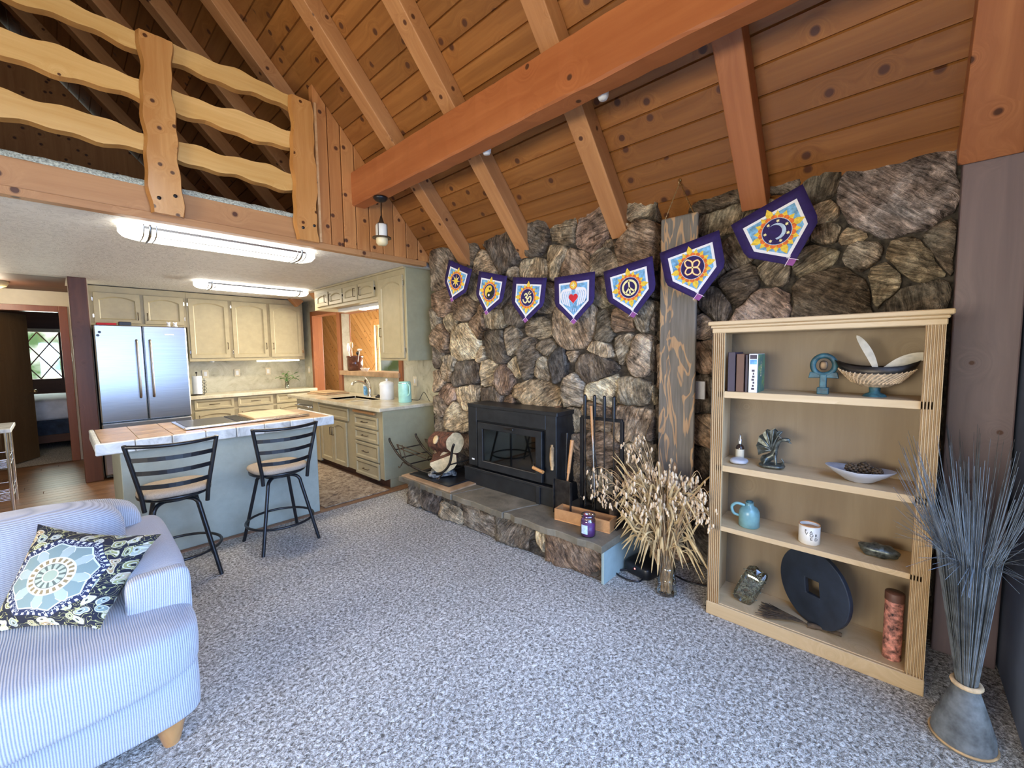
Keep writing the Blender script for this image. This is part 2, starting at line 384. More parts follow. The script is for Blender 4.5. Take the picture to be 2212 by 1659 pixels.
M_['duvet'] = plain('white_duvet', (.70,.72,.80), .9, var=.08, nscale=6, bump=.4)
M_['navy'] = plain('navy_bed_skirt', (.03,.045,.08), .9, var=.2)
M_['purple'] = plain('purple_cloth', (.022,.009,.10), .8, var=.12, nscale=30)
M_['pwhite'] = plain('print_white', (.86,.87,.92), .7, var=.01)
M_['psky'] = plain('print_sky', (.18,.42,.74), .7, var=.25, nscale=40)
M_['pyellow'] = plain('print_yellow', (.90,.60,.06), .7, var=.12, nscale=60)
M_['porange'] = plain('print_orange', (.78,.17,.03), .7, var=.15, nscale=60)
M_['pcream'] = plain('print_cream', (.90,.83,.42), .7, var=.03)
M_['pblack'] = plain('print_black', (.01,.01,.012), .7, var=.03)
M_['pred'] = plain('print_red', (.62,.015,.03), .7, var=.1)
M_['ppale'] = plain('print_pale_blue', (.48,.62,.85), .7, var=.12, nscale=60)
M_['pviolet'] = plain('print_violet', (.30,.08,.32), .7, var=.1)
M_['red'] = plain('red_plastic', (.5,.01,.015), .3)
M_['straw'] = plain('dry_straw', (.42,.27,.13), .8, var=.25, nscale=14)
M_['strawpale'] = plain('dry_seed_heads', (.66,.48,.29), .8, var=.15, nscale=30)
M_['leafdry'] = plain('dry_leaf', (.46,.32,.145), .75, var=.25, nscale=9)
M_['greygrass'] = plain('grey_reeds', (.13,.145,.155), .8, var=.25, nscale=20)
M_['green'] = plain('leaf_green', (.06,.17,.03), .45, var=.3)
M_['teal'] = plain('teal_ceramic', (.17,.33,.34), .25, var=.15, nscale=9)
M_['ankh'] = plain('teal_stone', (.025,.085,.10), .5, var=.35, nscale=30)
M_['ivory'] = plain('ivory_ceramic', (.78,.74,.66), .3)
M_['greydish'] = plain('grey_ceramic', (.42,.42,.44), .3)
M_['pewter'] = plain('pewter', (.13,.145,.13), .38, .7, var=.35, nscale=40, bump=.4)
M_['amberdark'] = plain('dark_bottle', (.03,.015,.01), .12)
M_['mint'] = plain('mint_enamel', (.38,.70,.60), .25)
M_['brownglaze'] = plain('brown_glaze', (.10,.035,.02), .15, var=.2)
M_['logbark'] = plain('log_bark', (.11,.042,.024), .9, var=.4, nscale=25, bump=1.0)
M_['logcut'] = plain('log_cut_face', (.62,.46,.24), .8, var=.15, nscale=18)
M_['paper'] = plain('folded_paper', (.17,.17,.16), .8, var=.5, nscale=30)
M_['ash'] = plain('stove_inside', (.10,.075,.05), .9, var=.4, nscale=8)
M_['firebrick'] = plain('stove_firebrick', (.45,.30,.15), .9, var=.3, nscale=8)
M_['waxpurple'] = plain('purple_wax', (.16,.035,.25), .3)
M_['paleblue'] = plain('pale_drywall_end', (.30,.38,.36), .8, var=.04)
M_['herb'] = plain('dried_herbs', (.26,.27,.20), .8, var=.5, nscale=60)
M_['hair'] = plain('dark_broom_hair', (.07,.045,.025), .8, var=.4, nscale=30)
M_['feather'] = plain('corn_husk', (.58,.53,.42), .8, var=.15)
M_['wicker'] = plain('wicker', (.40,.30,.19), .8, var=.3, nscale=80, bump=.8)
M_['darkdisc'] = plain('blue_black_disc', (.018,.026,.042), .45, var=.15)
M_['tubeprint'] = plain('floral_tube', (.42,.17,.12), .5, var=.6, nscale=45)
M_['bookdark'] = plain('dark_book', (.035,.025,.05), .5); M_['bookbrown'] = plain('brown_book', (.12,.05,.03), .5)
def bookcov():
    g = G('green_book_cover'); co = g.coord('Object', rand=False); n = g.noise(co, 16, 4, .6, 1.2); return g.done(g.ramp(n, [(.3,(.02,.08,.10)),(.5,(.05,.17,.13)),(.62,(.20,.30,.06)),(.72,(.25,.5,.6))]), .4)
M_['bookcover'] = bookcov()
# ---------------- setting ----------------
XS = 3.15                       # sink wall plane
def deckz(x): return 2.62+1.07*(2.83-x)
TH = math.atan(1.07)
b = MB(); b.box(-3.4, 3.3, -.45, 4.05, -.06, 0); floor = struct(b.build('floor', M_['carpet']))
b = MB(); b.box(-3.4, 3.3, 4.05, 9.0, -.06, -.006); fl2 = struct(b.build('floor', M_['mortar']))
i = 0; yy = 4.085
while yy < 9.0:                 # wooden floor boards, run left to right
    xa = -3.4 - random.random()*1.2
    while xa < 3.3:
        L = random.choice([1.2, 1.5, 1.8]); x0 = max(xa, -3.4); x1 = min(xa+L, 3.3)
        if x1 > -1.3 and x0 < 2.6 and x1-x0 > .1 and not (yy < 4.6 and x0 > .5 and x1 < 1.5):
            MB().box(-(x1-x0)/2, (x1-x0)/2, -.06, .06, -.006, 0.0).build('floor_board', M_['floorwood'], fl2, .0015, 1).location = ((x0+x1)/2, yy+.06, 0)
        xa += L+.003
    yy += .1235
b = MB(); b.box(-3.4, 3.3, 4.035, 4.085, -.004, .008); struct(b.build('trim_1', M_['floorwood'], None, .003))
b = MB(); b.box(-3.4, 3.3, 9.0, 13.4, -.06, 0); struct(b.build('floor', M_['carpet']))
# walls
def wallpoly(name, mat, poly, axis, a0, a1):
    mb = MB(); n = len(poly)
    if axis == 'x': vv = [(a0, p, q) for p, q in poly]+[(a1, p, q) for p, q in poly]
    else: vv = [(p, a0, q) for p, q in poly]+[(p, a1, q) for p, q in poly]
    mb.add(vv, [tuple(range(n))[::-1], tuple(range(n, 2*n))]+[(k, (k+1) % n, n+(k+1) % n, n+k) for k in range(n)])
    return struct(mb.build(name, mat))
def wallholes(name, mat, axis, a0, a1, u0, u1, v0, v1, holes):
    us = sorted({u0, u1, *[h[0] for h in holes], *[h[1] for h in holes]}); vs2 = sorted({v0, v1, *[h[2] for h in holes], *[h[3] for h in holes]})
    mb = MB()
    for a, b_ in zip(us, us[1:]):
        for c, d in zip(vs2, vs2[1:]):
            if any(h[0] <= (a+b_)/2 <= h[1] and h[2] <= (c+d)/2 <= h[3] for h in holes): continue
            if axis == 'x': mb.box(a0, a1, a, b_, c, d)
            else: mb.box(a, b_, a0, a1, c, d)
    return struct(mb.build(name, mat))
RIDGE_X = -.3; RZ_ = deckz(RIDGE_X)
wallholes('wall_left', M_['cream'], 'x', -3.5, -3.4, -.45, 9.0, 0, 2.62, [(0.0, 2.4, .8, 2.1)])
wallpoly('wall_stone', M_['mortar'], [(-.42, 0), (1.26, 0), (1.26, deckz(3.02)), (-.42, deckz(3.02))], 'x', 3.0, 3.2)
chim = wallpoly('wall_right', M_['mortar'], [(1.28, 0), (3.80, 0), (3.80, deckz(2.93)), (1.28, deckz(2.93))], 'x', 2.915, 3.2)
wallpoly('wall_side', M_['drywall'], [(2.36, 0), (3.1, 0), (3.1, 2.33), (2.36, 3.12)], 'y', -.50, -.42)
wallpoly('wall_side', M_['boards'], [(-3.4, 0), (-1.9, 0), (-1.9, 4.28), (-3.4, 2.64)], 'y', -.50, -.42)
wallpoly('wall_side', M_['boards'], [(-1.9, 2.2), (2.36, 2.2), (2.36, 3.1), (1.9, 3.0), (-1.9, 3.0)], 'y', -.50, -.42)
wallpoly('wall_side', M_['boards'], [(-1.9, 4.25), (1.3, 4.25), (-.3, 5.93)], 'y', -.50, -.42)
# glass door and gable window in that wall
b = MB()
for x0, x1, z0, z1 in ((2.30,2.36,0,2.2),(-1.9,-1.84,0,2.2),(-1.84,2.30,2.14,2.2),(-1.84,2.30,0,.05),(.2,.27,.05,2.14)): b.box(x0, x1, -.50, -.43, z0, z1)
d1 = struct(b.build('door_1', M_['white'], None, .004))
for x0, x1 in ((-1.84,.2),(.27,2.30)): MB().box(x0, x1, -.47, -.462, .05, 2.14).build('pane', M_['glass'], d1)
b = MB()
for x0, x1, z0, z1 in ((-1.9,1.3,3.0,3.06),(-1.9,1.3,4.19,4.25),(-1.9,-1.84,3.06,4.19),(1.24,1.3,3.06,4.19)): b.box(x0, x1, -.50, -.43, z0, z1)
d2 = struct(b.build('window_3', M_['boards'], None, .004)); MB().box(-1.84, 1.24, -.47, -.462, 3.06, 4.19).build('pane', M_['glass'], d2)
b = MB()
for y0, y1, z0, z1 in ((0,2.4,.8,.86),(0,2.4,2.04,2.1),(0,.06,.86,2.04),(2.34,2.4,.86,2.04),(1.17,1.23,.86,2.04)): b.box(-3.5, -3.41, y0, y1, z0, z1)
d3 = struct(b.build('window_4', M_['white'], None, .004)); MB().box(-3.47, -3.462, .06, 2.34, .86, 2.04).build('pane', M_['glass'], d3)
# kitchen walls
wallholes('wall_kitchen_side', M_['splash'], 'x', XS, XS+.12, 3.80, 8.15, 0, 2.49, [(6.72, 7.68, 0, 2.22), (4.92, 6.58, 1.25, 2.20)])
wallholes('wall_kitchen_back', M_['splash'], 'y', 8.15, 8.27, .33, XS+.12, 0, 2.49, [])
MB_ = MB(); MB_.box(.30, .33, 7.40, 9.0, 0, 2.49); struct(MB_.build('wall_hall', M_['cream']))
wallholes('wall_back', M_['cream'], 'y', 9.0, 9.1, -3.4, .33, 0, 2.49, [(-.62, .08, 0, 2.20)])
# low ceiling over kitchen and hall
b = MB(); b.box(-3.4, 3.2, 3.93, 7.38, 2.49, 2.55); b.box(.15, 3.2, 7.38, 8.2, 2.49, 2.55); struct(b.build('ceiling_kitchen', M_['plaster']))
b = MB(); b.box(-3.4, .33, 7.38, 9.1, 2.492, 2.55); struct(b.build('ceiling_hall', M_['darkwood']))
b = MB(); b.box(-3.4, 3.2, 3.95, 9.3, 2.56, 2.70); struct(b.build('floor_loft', M_['loftcarpet']))
wallpoly('wall_loft', M_['boards'], [(-3.4, 2.56), (3.2, 2.56), (2.95, 2.49), (-.3, 5.93), (-3.4, 2.64)], 'y', 8.6, 8.7)
# roof deck: tongue-and-groove planks, each its own board
roof = struct(MB().box(-3.6, -3.55, -.5, 9.2, 2.3, 2.34).build('ceiling', M_['roof']))
ca, sa = math.cos(TH), math.sin(TH)
def deck_frame(s, y, up=0.0, side=1):      # s = distance down the slope from the ridge
    if side > 0: o = Vector((RIDGE_X+s*ca, y, RZ_-s*sa)); xa = Vector((ca, 0, -sa)); n = Vector((sa, 0, ca))
    else: o = Vector((RIDGE_X-s*ca, y, RZ_-s*sa)); xa = Vector((-ca, 0, -sa)); n = Vector((-sa, 0, ca))
    return frameM(o+n*up, (0,1,0), xa, n if side > 0 else n)
PW = .143; smax = (2.83+.42-RIDGE_X)/ca; off = (4.251+.30/ca) % PW
for side in (1, -1):
    s = off-PW if side > 0 else 0; segs = [(-.5, 3.93), (3.93, 9.2)]
    while s < smax:
        for k, (y0, y1) in enumerate(segs):
            if k and side > 0 and RIDGE_X+(s+PW)*ca > 2.92: continue
            L = y1-y0
            mb = MB(); g_ = .006; hw = PW/2
            prof = [(-hw, .012), (-hw+g_, 0), (hw-g_, 0), (hw, .012), (hw, .03), (-hw, .03)]
            vv = [(-L/2, p, q) for p, q in prof]+[(L/2, p, q) for p, q in prof]; n = 6
            mb.add(vv, [tuple(range(n)), tuple(range(n, 2*n))[::-1]]+[(j, n+j, n+(j+1) % n, (j+1) % n) for j in range(n)])
            if k == 0 and s > .2 or side > 0 and s > .2 or s < .2 or side < 0:
                o = mb.build('roof_plank', M_['roof'], roof); setw(o, deck_frame(s+hw, (y0+y1)/2, 0, side))
        s += PW
b = MB(); b.add([(RIDGE_X,-.5,RZ_+.06),(RIDGE_X,9.2,RZ_+.06),(3.5,9.2,deckz(3.5)+.06),(3.5,-.5,deckz(3.5)+.06),(-4.1,9.2,deckz(3.5)+.06),(-4.1,-.5,deckz(3.5)+.06)],
      [(0,5,4,1)]); b.add([(RIDGE_X,-.5,RZ_+.06),(3.5,-.5,deckz(3.5)+.06),(3.5,3.93,deckz(3.5)+.06),(RIDGE_X,3.93,RZ_+.06),(RIDGE_X,9.2,RZ_+.06),(2.98,9.2,deckz(2.98)+.06),(2.98,3.93,deckz(2.98)+.06)], [(0,1,2,3),(3,6,5,4)]); struct(b.build('ceiling_outer', M_['mortar']))
# rafters under the deck
RD = .137                        # depth square to the deck
for yc in (-.275, .66, 1.54, 2.45, 3.23, 4.2, 5.02, 5.9, 6.8, 7.7):
    for side in (1, -1):
        s1 = (2.985-RIDGE_X)/ca if side > 0 else smax
        if side < 0 and yc > 5.5: continue
        L = s1; wdt = .135 if yc > 0 else .20
        mb = MB().box(-L/2, L/2, -wdt/2, wdt/2, -RD, 0)
        o = mb.build('rafter', M_['rafter'] if yc > 1 or side < 0 else M_['rafterred'], roof, .006)
        if side > 0: m = frameM((RIDGE_X+L/2*ca, yc, RZ_-L/2*sa), (ca,0,-sa), (0,1,0), (sa,0,ca))
        else: m = frameM((RIDGE_X-L/2*ca, yc, RZ_-L/2*sa), (-ca,0,-sa), (0,-1,0), (-sa,0,ca))
        setw(o, m)
b = MB(); b.box(RIDGE_X-.07, RIDGE_X+.07, -.42, 9.0, RZ_-.45, RZ_-.16)
tag(b.build('ridge_beam', M_['beam'], None, .01), 'timber ridge beam at the peak of the plank roof', 'beam')
# big purlin beam
b = MB(); ny = 44; vv = []; ff = []
for k in range(ny+1):
    y = 3.86-4.26*k/ny; cx = 2.055; w2 = .07; z0, z1 = 2.925, 3.235
    j = lambda: random.uniform(-.0035, .0035)
    vv += [(cx-w2+j(), y, z0+.012+j()), (cx-w2+.012, y, z0+j()), (cx+w2-.012, y, z0+j()), (cx+w2+j(), y, z0+.012+j()), (cx+w2, y, z1-.02), (cx+w2-.012, y, z1), (cx-w2+.012, y, z1), (cx-w2+j(), y, z1-.012)]
for k in range(ny):
    for q in range(8): ff.append((k*8+q, k*8+(q+1) % 8, (k+1)*8+(q+1) % 8, (k+1)*8+q))
ff += [tuple(range(8))[::-1], tuple(range(ny*8, ny*8+8))]
b.add(vv, ff); tag(b.build('roof_beam', M_['beam']), 'massive reddish rough-sawn beam running under the rafters of the sloping roof', 'beam')
# corner upright at the right wall
b = MB().box(2.90, 2.995, -.41, -.195, 0, 2.42); tag(b.build('corner_post', M_['cornerpost'], None, .006), 'tall timber upright in the corner right of the stone wall', 'post')
# ---------------- stones ----------------
TONE = {'D': (.17,.14,.11), 'K': (.09,.082,.07), 'B': (.31,.22,.155), 'M': (.35,.29,.215), 'T': (.50,.41,.29), 'L': (.66,.55,.38), 'C': (.45,.35,.235), 'P': (.45,.34,.26), 'S': (.36,.31,.29)}
exec_data = None
def clip(poly, nx, ny_, c):        # keep nx*x+ny*y <= c
    out = []
    for k in range(len(poly)):
        a = poly[k]; b_ = poly[(k+1) % len(poly)]; da = nx*a[0]+ny_*a[1]-c; db = nx*b_[0]+ny_*b_[1]-c
        if da <= 0: out.append(a)
        if da*db < 0:
            t = da/(da-db); out.append((a[0]+(b_[0]-a[0])*t, a[1]+(b_[1]-a[1])*t))
    return out
def rough(poly, gap, rr, step=.045):
    n = len(poly); cx = sum(p[0] for p in poly)/n; cy = sum(p[1] for p in poly)/n
    per = sum(math.hypot(poly[k][0]-poly[(k+1)%n][0], poly[k][1]-poly[(k+1)%n][1]) for k in range(n))
    N = max(12, min(26, int(per/step))); pts = []
    seg = per/N; acc = 0; k = 0; cur = poly[0]; need = 0
    # resample
    for k in range(n):
        a = poly[k]; b_ = poly[(k+1) % n]; L = math.hypot(b_[0]-a[0], b_[1]-a[1]); t = need
        while t < L: pts.append((a[0]+(b_[0]-a[0])*t/L, a[1]+(b_[1]-a[1])*t/L)); t += seg
        need = t-L
    m = len(pts); out = pts
    for _ in range(1): out = [tuple((out[q-1][c]+2*out[q][c]+out[(q+1) % m][c])/4 for c in (0, 1)) for q in range(m)]
    res = []
    for p in out:
        dx, dy = p[0]-cx, p[1]-cy; L = math.hypot(dx, dy) or 1; e = random.uniform(-rr, rr)-gap
        res.append((p[0]+dx/L*e, p[1]+dy/L*e))
    return res, (cx, cy)
def make_stones(seeds, bounds, x, depth, parent, name='stone', mindepth=.5, gap=.002, fill=.22, sgn=-1, mp=None):
    seeds = list(seeds); y0, y1, z0, z1 = bounds
    if fill:
        yy = y0+fill*.4
        while yy < y1:
            zz = z0+fill*.4
            while zz < z1:
                py, pz = yy+random.uniform(-.3,.3)*fill, zz+random.uniform(-.3,.3)*fill
                if all(max(abs(py-s[0])/(s[2]*.5+fill*.35), abs(pz-s[1])/(s[3]*.5+fill*.35)) > 1 for s in seeds) and y0 < py < y1 and z0 < pz < z1:
                    seeds.append((py, pz, fill*random.uniform(.9,1.3), fill*random.uniform(.8,1.2), random.choice('DMBMT')))
                zz += fill*.6
            yy += fill*.6
    def R(s, ux, uy):
        a, b_ = s[2]/2, s[3]/2; return 1/math.sqrt((ux/a)**2+(uy/b_)**2)
    for i, s in enumerate(seeds):
        e = 1.62; a, h = s[2]/2*e, s[3]/2*e
        poly = [(s[0]-a,s[1]-h*.55),(s[0]-a*.6,s[1]-h),(s[0]+a*.6,s[1]-h),(s[0]+a,s[1]-h*.55),(s[0]+a,s[1]+h*.55),(s[0]+a*.6,s[1]+h),(s[0]-a*.6,s[1]+h),(s[0]-a,s[1]+h*.55)]
        for j, q in enumerate(seeds):
            if i == j: continue
            dx, dy = q[0]-s[0], q[1]-s[1]; D = math.hypot(dx, dy)
            if D < 1e-3 or D > 1.0: continue
            ux, uy = dx/D, dy/D; ri = R(s, ux, uy); rj = R(q, ux, uy)
            t = D*ri/(ri+rj); poly = clip(poly, ux, uy, ux*s[0]+uy*s[1]+t)
            if len(poly) < 3: break
        if len(poly) < 3: continue
        for nx, ny_, c in ((-1,0,-y0),(1,0,y1),(0,-1,-z0),(0,1,z1)):
            poly = clip(poly, nx, ny_, c)
            if len(poly) < 3: break
        if len(poly) < 3: continue
        area_ = .5*abs(sum(poly[k][0]*poly[(k+1)%len(poly)][1]-poly[(k+1)%len(poly)][0]*poly[k][1] for k in range(len(poly))))
        if area_ < .0009: continue
        pts, (cx, cy) = rough(poly, gap, min(.012, math.sqrt(area_)*.05))
        dp = depth*random.uniform(mindepth, 1.0)*min(1, .55+math.sqrt(area_)*2.2); n = len(pts)
        tx, ty = random.uniform(-.12,.12), random.uniform(-.12,.12)
        layers = [(1.0, -.05), (1.0, dp*.62), (.955, dp*.90), (.80, dp*1.0), (.55, dp*1.0), (.28, dp*1.02)]
        vv = []; ff = []
        for li, (sc, d) in enumerate(layers):
            for p in pts:
                py, pz = (p[0]-cx)*sc, (p[1]-cy)*sc
                dd = d+(tx*py+ty*pz if li > 1 else 0)+(noise.noise(Vector((py*7+i*3.1, pz*7, li*.0)))*.030+random.uniform(-.007,.007) if li > 1 else 0)
                vv.append((sgn*dd, py, pz))
        vv.append((sgn*dp*1.05, 0, 0))
        for li in range(len(layers)-1):
            for k in range(n): ff.append((li*n+k, li*n+(k+1) % n, (li+1)*n+(k+1) % n, (li+1)*n+k))
        t0 = (len(layers)-1)*n
        for k in range(n): ff.append((t0+k, t0+(k+1) % n, len(vv)-1))
        mb = MB(); mb.add(vv, ff, 0, True); o = mb.build(name, M_['stone'], parent)
        tn = TONE[s[4]]; v = random.uniform(.85, 1.15); o.color = (tn[0]*v, tn[1]*v*random.uniform(.97,1.02), tn[2]*v*random.uniform(.93,1.03), 1)
        if mp: setw(o, mp @ T(0, cx, cy))
        else: o.location = (x, cx, cy)
ST_CHIM=[(3.71,2.42,0.41,0.47,"M"),(3.21,2.52,0.31,0.20,"D"),(2.76,2.50,0.54,0.38,"D"),(2.96,2.36,0.42,0.22,"T"),(2.61,2.24,0.19,0.09,"M"),(2.37,2.25,0.39,0.19,"T"),(2.33,2.51,0.27,0.31,"D"),(2.12,2.30,0.18,0.34,"T"),(2.05,2.52,0.25,0.28,"M"),(1.79,2.49,0.26,0.41,"P"),(1.95,2.23,0.25,0.24,"B"),(1.68,2.22,0.20,0.19,"M"),(1.43,2.57,0.25,0.22,"T"),(1.50,2.43,0.07,0.07,"T"),(1.40,2.31,0.33,0.32,"B"),(1.64,2.33,0.08,0.05,"M"),(1.29,2.49,0.05,0.14,"D"),(3.67,2.09,0.47,0.26,"B"),(3.82,1.89,0.27,0.22,"M"),(3.26,1.97,0.36,0.21,"B"),(3.53,1.84,0.33,0.14,"T"),(3.08,1.81,0.18,0.38,"B"),(2.81,1.82,0.31,0.16,"M"),(2.58,1.85,0.25,0.17,"D"),(2.31,1.72,0.36,0.14,"M"),(3.29,1.62,0.51,0.39,"L"),(3.71,1.70,0.33,0.26,"B"),(3.81,1.48,0.27,0.28,"D"),(2.83,1.58,0.30,0.40,"D"),(2.63,1.62,0.16,0.31,"M"),(3.04,1.50,0.13,0.17,"T"),(3.28,1.32,0.49,0.30,"D"),(3.54,1.42,0.35,0.12,"M"),(3.63,1.33,0.27,0.17,"T"),(2.95,1.35,0.26,0.33,"T"),(2.74,1.25,0.22,0.44,"B"),(2.59,1.40,0.13,0.27,"T"),(2.40,1.46,0.24,0.36,"D"),(2.21,1.55,0.17,0.13,"M"),(2.26,1.40,0.14,0.24,"T"),(2.11,1.43,0.18,0.45,"K"),(2.33,1.16,0.55,0.26,"C"),(3.75,1.23,0.35,0.24,"C"),(3.64,1.08,0.41,0.20,"B"),(3.25,1.09,0.38,0.23,"L"),(2.91,1.11,0.34,0.20,"D"),(2.69,1.09,0.12,0.13,"B"),(1.95,1.73,0.47,0.41,"C"),(1.65,1.70,0.18,0.27,"D"),(1.50,1.73,0.21,0.17,"B"),(1.34,1.76,0.16,0.22,"M"),(1.71,1.55,0.30,0.13,"L"),(1.51,1.56,0.14,0.27,"M"),(1.36,1.50,0.20,0.33,"T"),(1.75,1.42,0.49,0.22,"D"),(1.95,1.50,0.10,0.08,"T"),(1.95,1.20,0.21,0.27,"M"),(1.67,1.21,0.29,0.19,"L"),(1.41,1.21,0.31,0.23,"M"),(1.26,1.49,0.07,0.29,"D"),(1.25,1.20,0.07,0.16,"T"),(1.27,1.74,0.05,0.21,"D"),(1.27,1.97,0.05,0.19,"D"),(1.67,1.98,0.24,0.21,"M"),(1.44,1.99,0.15,0.20,"B"),(2.21,2.00,0.35,0.19,"M"),(2.75,2.09,0.30,0.21,"M"),(3.07,2.17,0.27,0.22,"M"),(1.41,1.00,0.29,0.32,"C"),(1.93,0.97,0.16,0.22,"M"),(1.72,1.00,0.23,0.21,"B"),(1.93,0.74,0.20,0.23,"M"),(1.70,0.74,0.25,0.31,"B"),(1.37,0.74,0.23,0.22,"M"),(1.27,0.96,0.07,0.34,"D"),(1.47,0.54,0.23,0.18,"B"),(1.67,0.48,0.21,0.22,"M"),(1.93,0.49,0.18,0.24,"M"),(1.29,0.51,0.14,0.21,"D"),(3.72,0.93,0.35,0.21,"M"),(3.46,0.81,0.34,0.26,"T"),(3.77,0.71,0.29,0.24,"D"),(3.45,0.59,0.34,0.18,"B"),(3.77,0.47,0.31,0.22,"M"),(3.45,0.37,0.34,0.24,"M"),(3.82,0.25,0.31,0.22,"B")]
ST_REC=[(1.16,2.59,0.16,0.09,"M"),(0.90,2.50,0.24,0.13,"D"),(0.88,2.35,0.24,0.15,"M"),(1.12,2.15,0.25,0.25,"D"),(0.91,2.12,0.17,0.24,"M"),(0.53,2.53,0.19,0.11,"D"),(0.35,2.44,0.15,0.20,"D"),(0.03,2.35,0.44,0.41,"S"),(0.33,2.29,0.13,0.12,"T"),(0.31,2.16,0.13,0.13,"M"),(0.21,2.13,0.12,0.08,"T"),(0.17,2.02,0.15,0.14,"M"),(0.35,2.04,0.19,0.18,"M"),(0.80,2.14,0.16,0.17,"M"),(0.73,1.92,0.22,0.21,"D"),(0.57,1.97,0.16,0.12,"M"),(0.62,1.81,0.29,0.20,"P"),(0.88,1.83,0.14,0.19,"D"),(0.30,1.84,0.34,0.31,"D"),(0.06,1.89,0.12,0.20,"M"),(-0.05,1.97,0.17,0.21,"M"),(-0.14,2.02,0.10,0.22,"D"),(-0.08,1.76,0.20,0.14,"D"),(0.50,2.21,0.19,0.21,"M"),(0.65,2.30,0.15,0.17,"M"),(0.97,1.70,0.09,0.19,"B"),(0.95,1.48,0.11,0.21,"B"),(0.96,1.23,0.11,0.25,"D"),(0.94,0.98,0.11,0.22,"B"),(0.95,0.74,0.11,0.23,"D"),(0.93,0.48,0.12,0.26,"B"),(0.94,0.20,0.12,0.26,"D"),(1.19,0.26,0.21,0.35,"D"),(1.32,0.01,0.22,0.22,"B"),(1.40,0.24,0.19,0.22,"D"),(1.18,-0.05,0.21,0.21,"B"),(1.24,1.72,0.10,0.20,"D"),(1.23,1.05,0.14,0.31,"D"),(1.16,0.72,0.17,0.30,"D"),(1.17,1.39,0.17,0.30,"B"),(1.11,1.77,0.16,0.29,"B")]
ST_HEARTH=[(3.51,0.09,0.28,0.29,"M"),(3.14,0.08,0.45,0.27,"D"),(2.72,0.22,0.44,0.11,"D"),(2.75,0.07,0.39,0.19,"T"),(2.39,0.09,0.46,0.32,"M"),(1.95,0.07,0.47,0.35,"D"),(1.80,-0.02,0.11,0.11,"K"),(1.54,0.11,0.44,0.28,"B"),(1.76,0.14,0.12,0.17,"L")]
chimney = bpy.data.objects['wall_right']; recess = bpy.data.objects['wall_stone']
ST_CHIM = [s for s in ST_CHIM if 1.2 < s[0] < 3.95]
make_stones(ST_CHIM, (1.262, 3.835, .28, 2.645), 2.915, .095, chimney, fill=.17)
make_stones(ST_REC, (-.19, 1.275, 0, 2.52), 3.0, .08, recess, fill=.26)
# return of the chimney, facing right
mp = Matrix.Rotation(PI/2, 4, 'Z') 
b_ = MB(); 
z = .05; k = 0
while z < 2.5:
    h = random.uniform(.16, .30)
    make_stones([(-2.95+.0, z+h/2, .17, h, random.choice('DDBM'))], (-3.03, -2.86, z, z+h-.008), 0, .05, chimney, fill=0, mp=T(0, 1.285, 0) @ Matrix.Rotation(PI/2, 4, 'Z') @ Matrix.Scale(1, 4)) if False else None
    z += h
# hearth
hb = MB().box(2.36, 2.91, 1.36, 3.60, 0, .25).build('hearth', M_['mortar'])
hearth = thing('raised_hearth', 'raised stone hearth with grey flagstone slabs under the wood stove', 'hearth', (2.6, 2.5, 0))
hb.name = 'core'; hb.parent = hearth; hb.matrix_parent_inverse = T(-2.6, -2.5, 0)
ST_HEARTH = [(max(1.42, s[0]), max(.11, min(.17, s[1])), s[2], max(s[3], .10), s[4]) for s in ST_HEARTH]
hr = [(3.50,.13,.22,.24,'M'),(3.22,.13,.30,.24,'D'),(2.92,.20,.36,.09,'D'),(2.93,.09,.32,.15,'T'),(2.55,.13,.42,.25,'M'),(2.15,.13,.40,.25,'D'),(1.95,.06,.10,.09,'K'),(1.62,.13,.46,.25,'B'),(1.88,.15,.10,.14,'L')]
make_stones(hr, (1.38, 3.62, 0.0, .252), 2.385, .060, hearth, fill=0, mindepth=.8, gap=.001)
for ob in hearth.children:
    if ob.name.startswith('stone'): ob.location = ob.location - hearth.location
def slabpiece(name, poly):
    # ragged front edge
    pts = []
    for k in range(len(poly)):
        a, b_ = poly[k], poly[(k+1) % len(poly)]; L = math.hypot(b_[0]-a[0], b_[1]-a[1]); m = max(1, int(L/.06)); fr = a[0] < 2.4 and b_[0] < 2.4
        for q in range(m):
            t = q/m; e = random.uniform(-.014, .014) if fr and q else 0
            pts.append((a[0]+(b_[0]-a[0])*t+e-2.6, a[1]+(b_[1]-a[1])*t-2.5))
    MB().prism(pts, .252, .300+random.uniform(0, .003)).build(name, M_['slab'], hearth, .006)
slabpiece('flagstone', [(2.25,3.63),(2.24,2.80),(2.93,2.62),(2.93,3.63)])
slabpiece('flagstone', [(2.25,2.79),(2.24,2.18),(2.46,2.12),(2.93,1.90),(2.93,2.61)])
slabpiece('flagstone', [(2.25,2.17),(2.24,1.31),(2.93,1.30),(2.93,1.89),(2.46,2.11)])
MB().box(2.33-2.6, 2.93-2.6, 1.345-2.5, 1.365-2.5, 0, .252).build('end_panel', M_['paleblue'], hearth, .002, label='plain painted end panel')
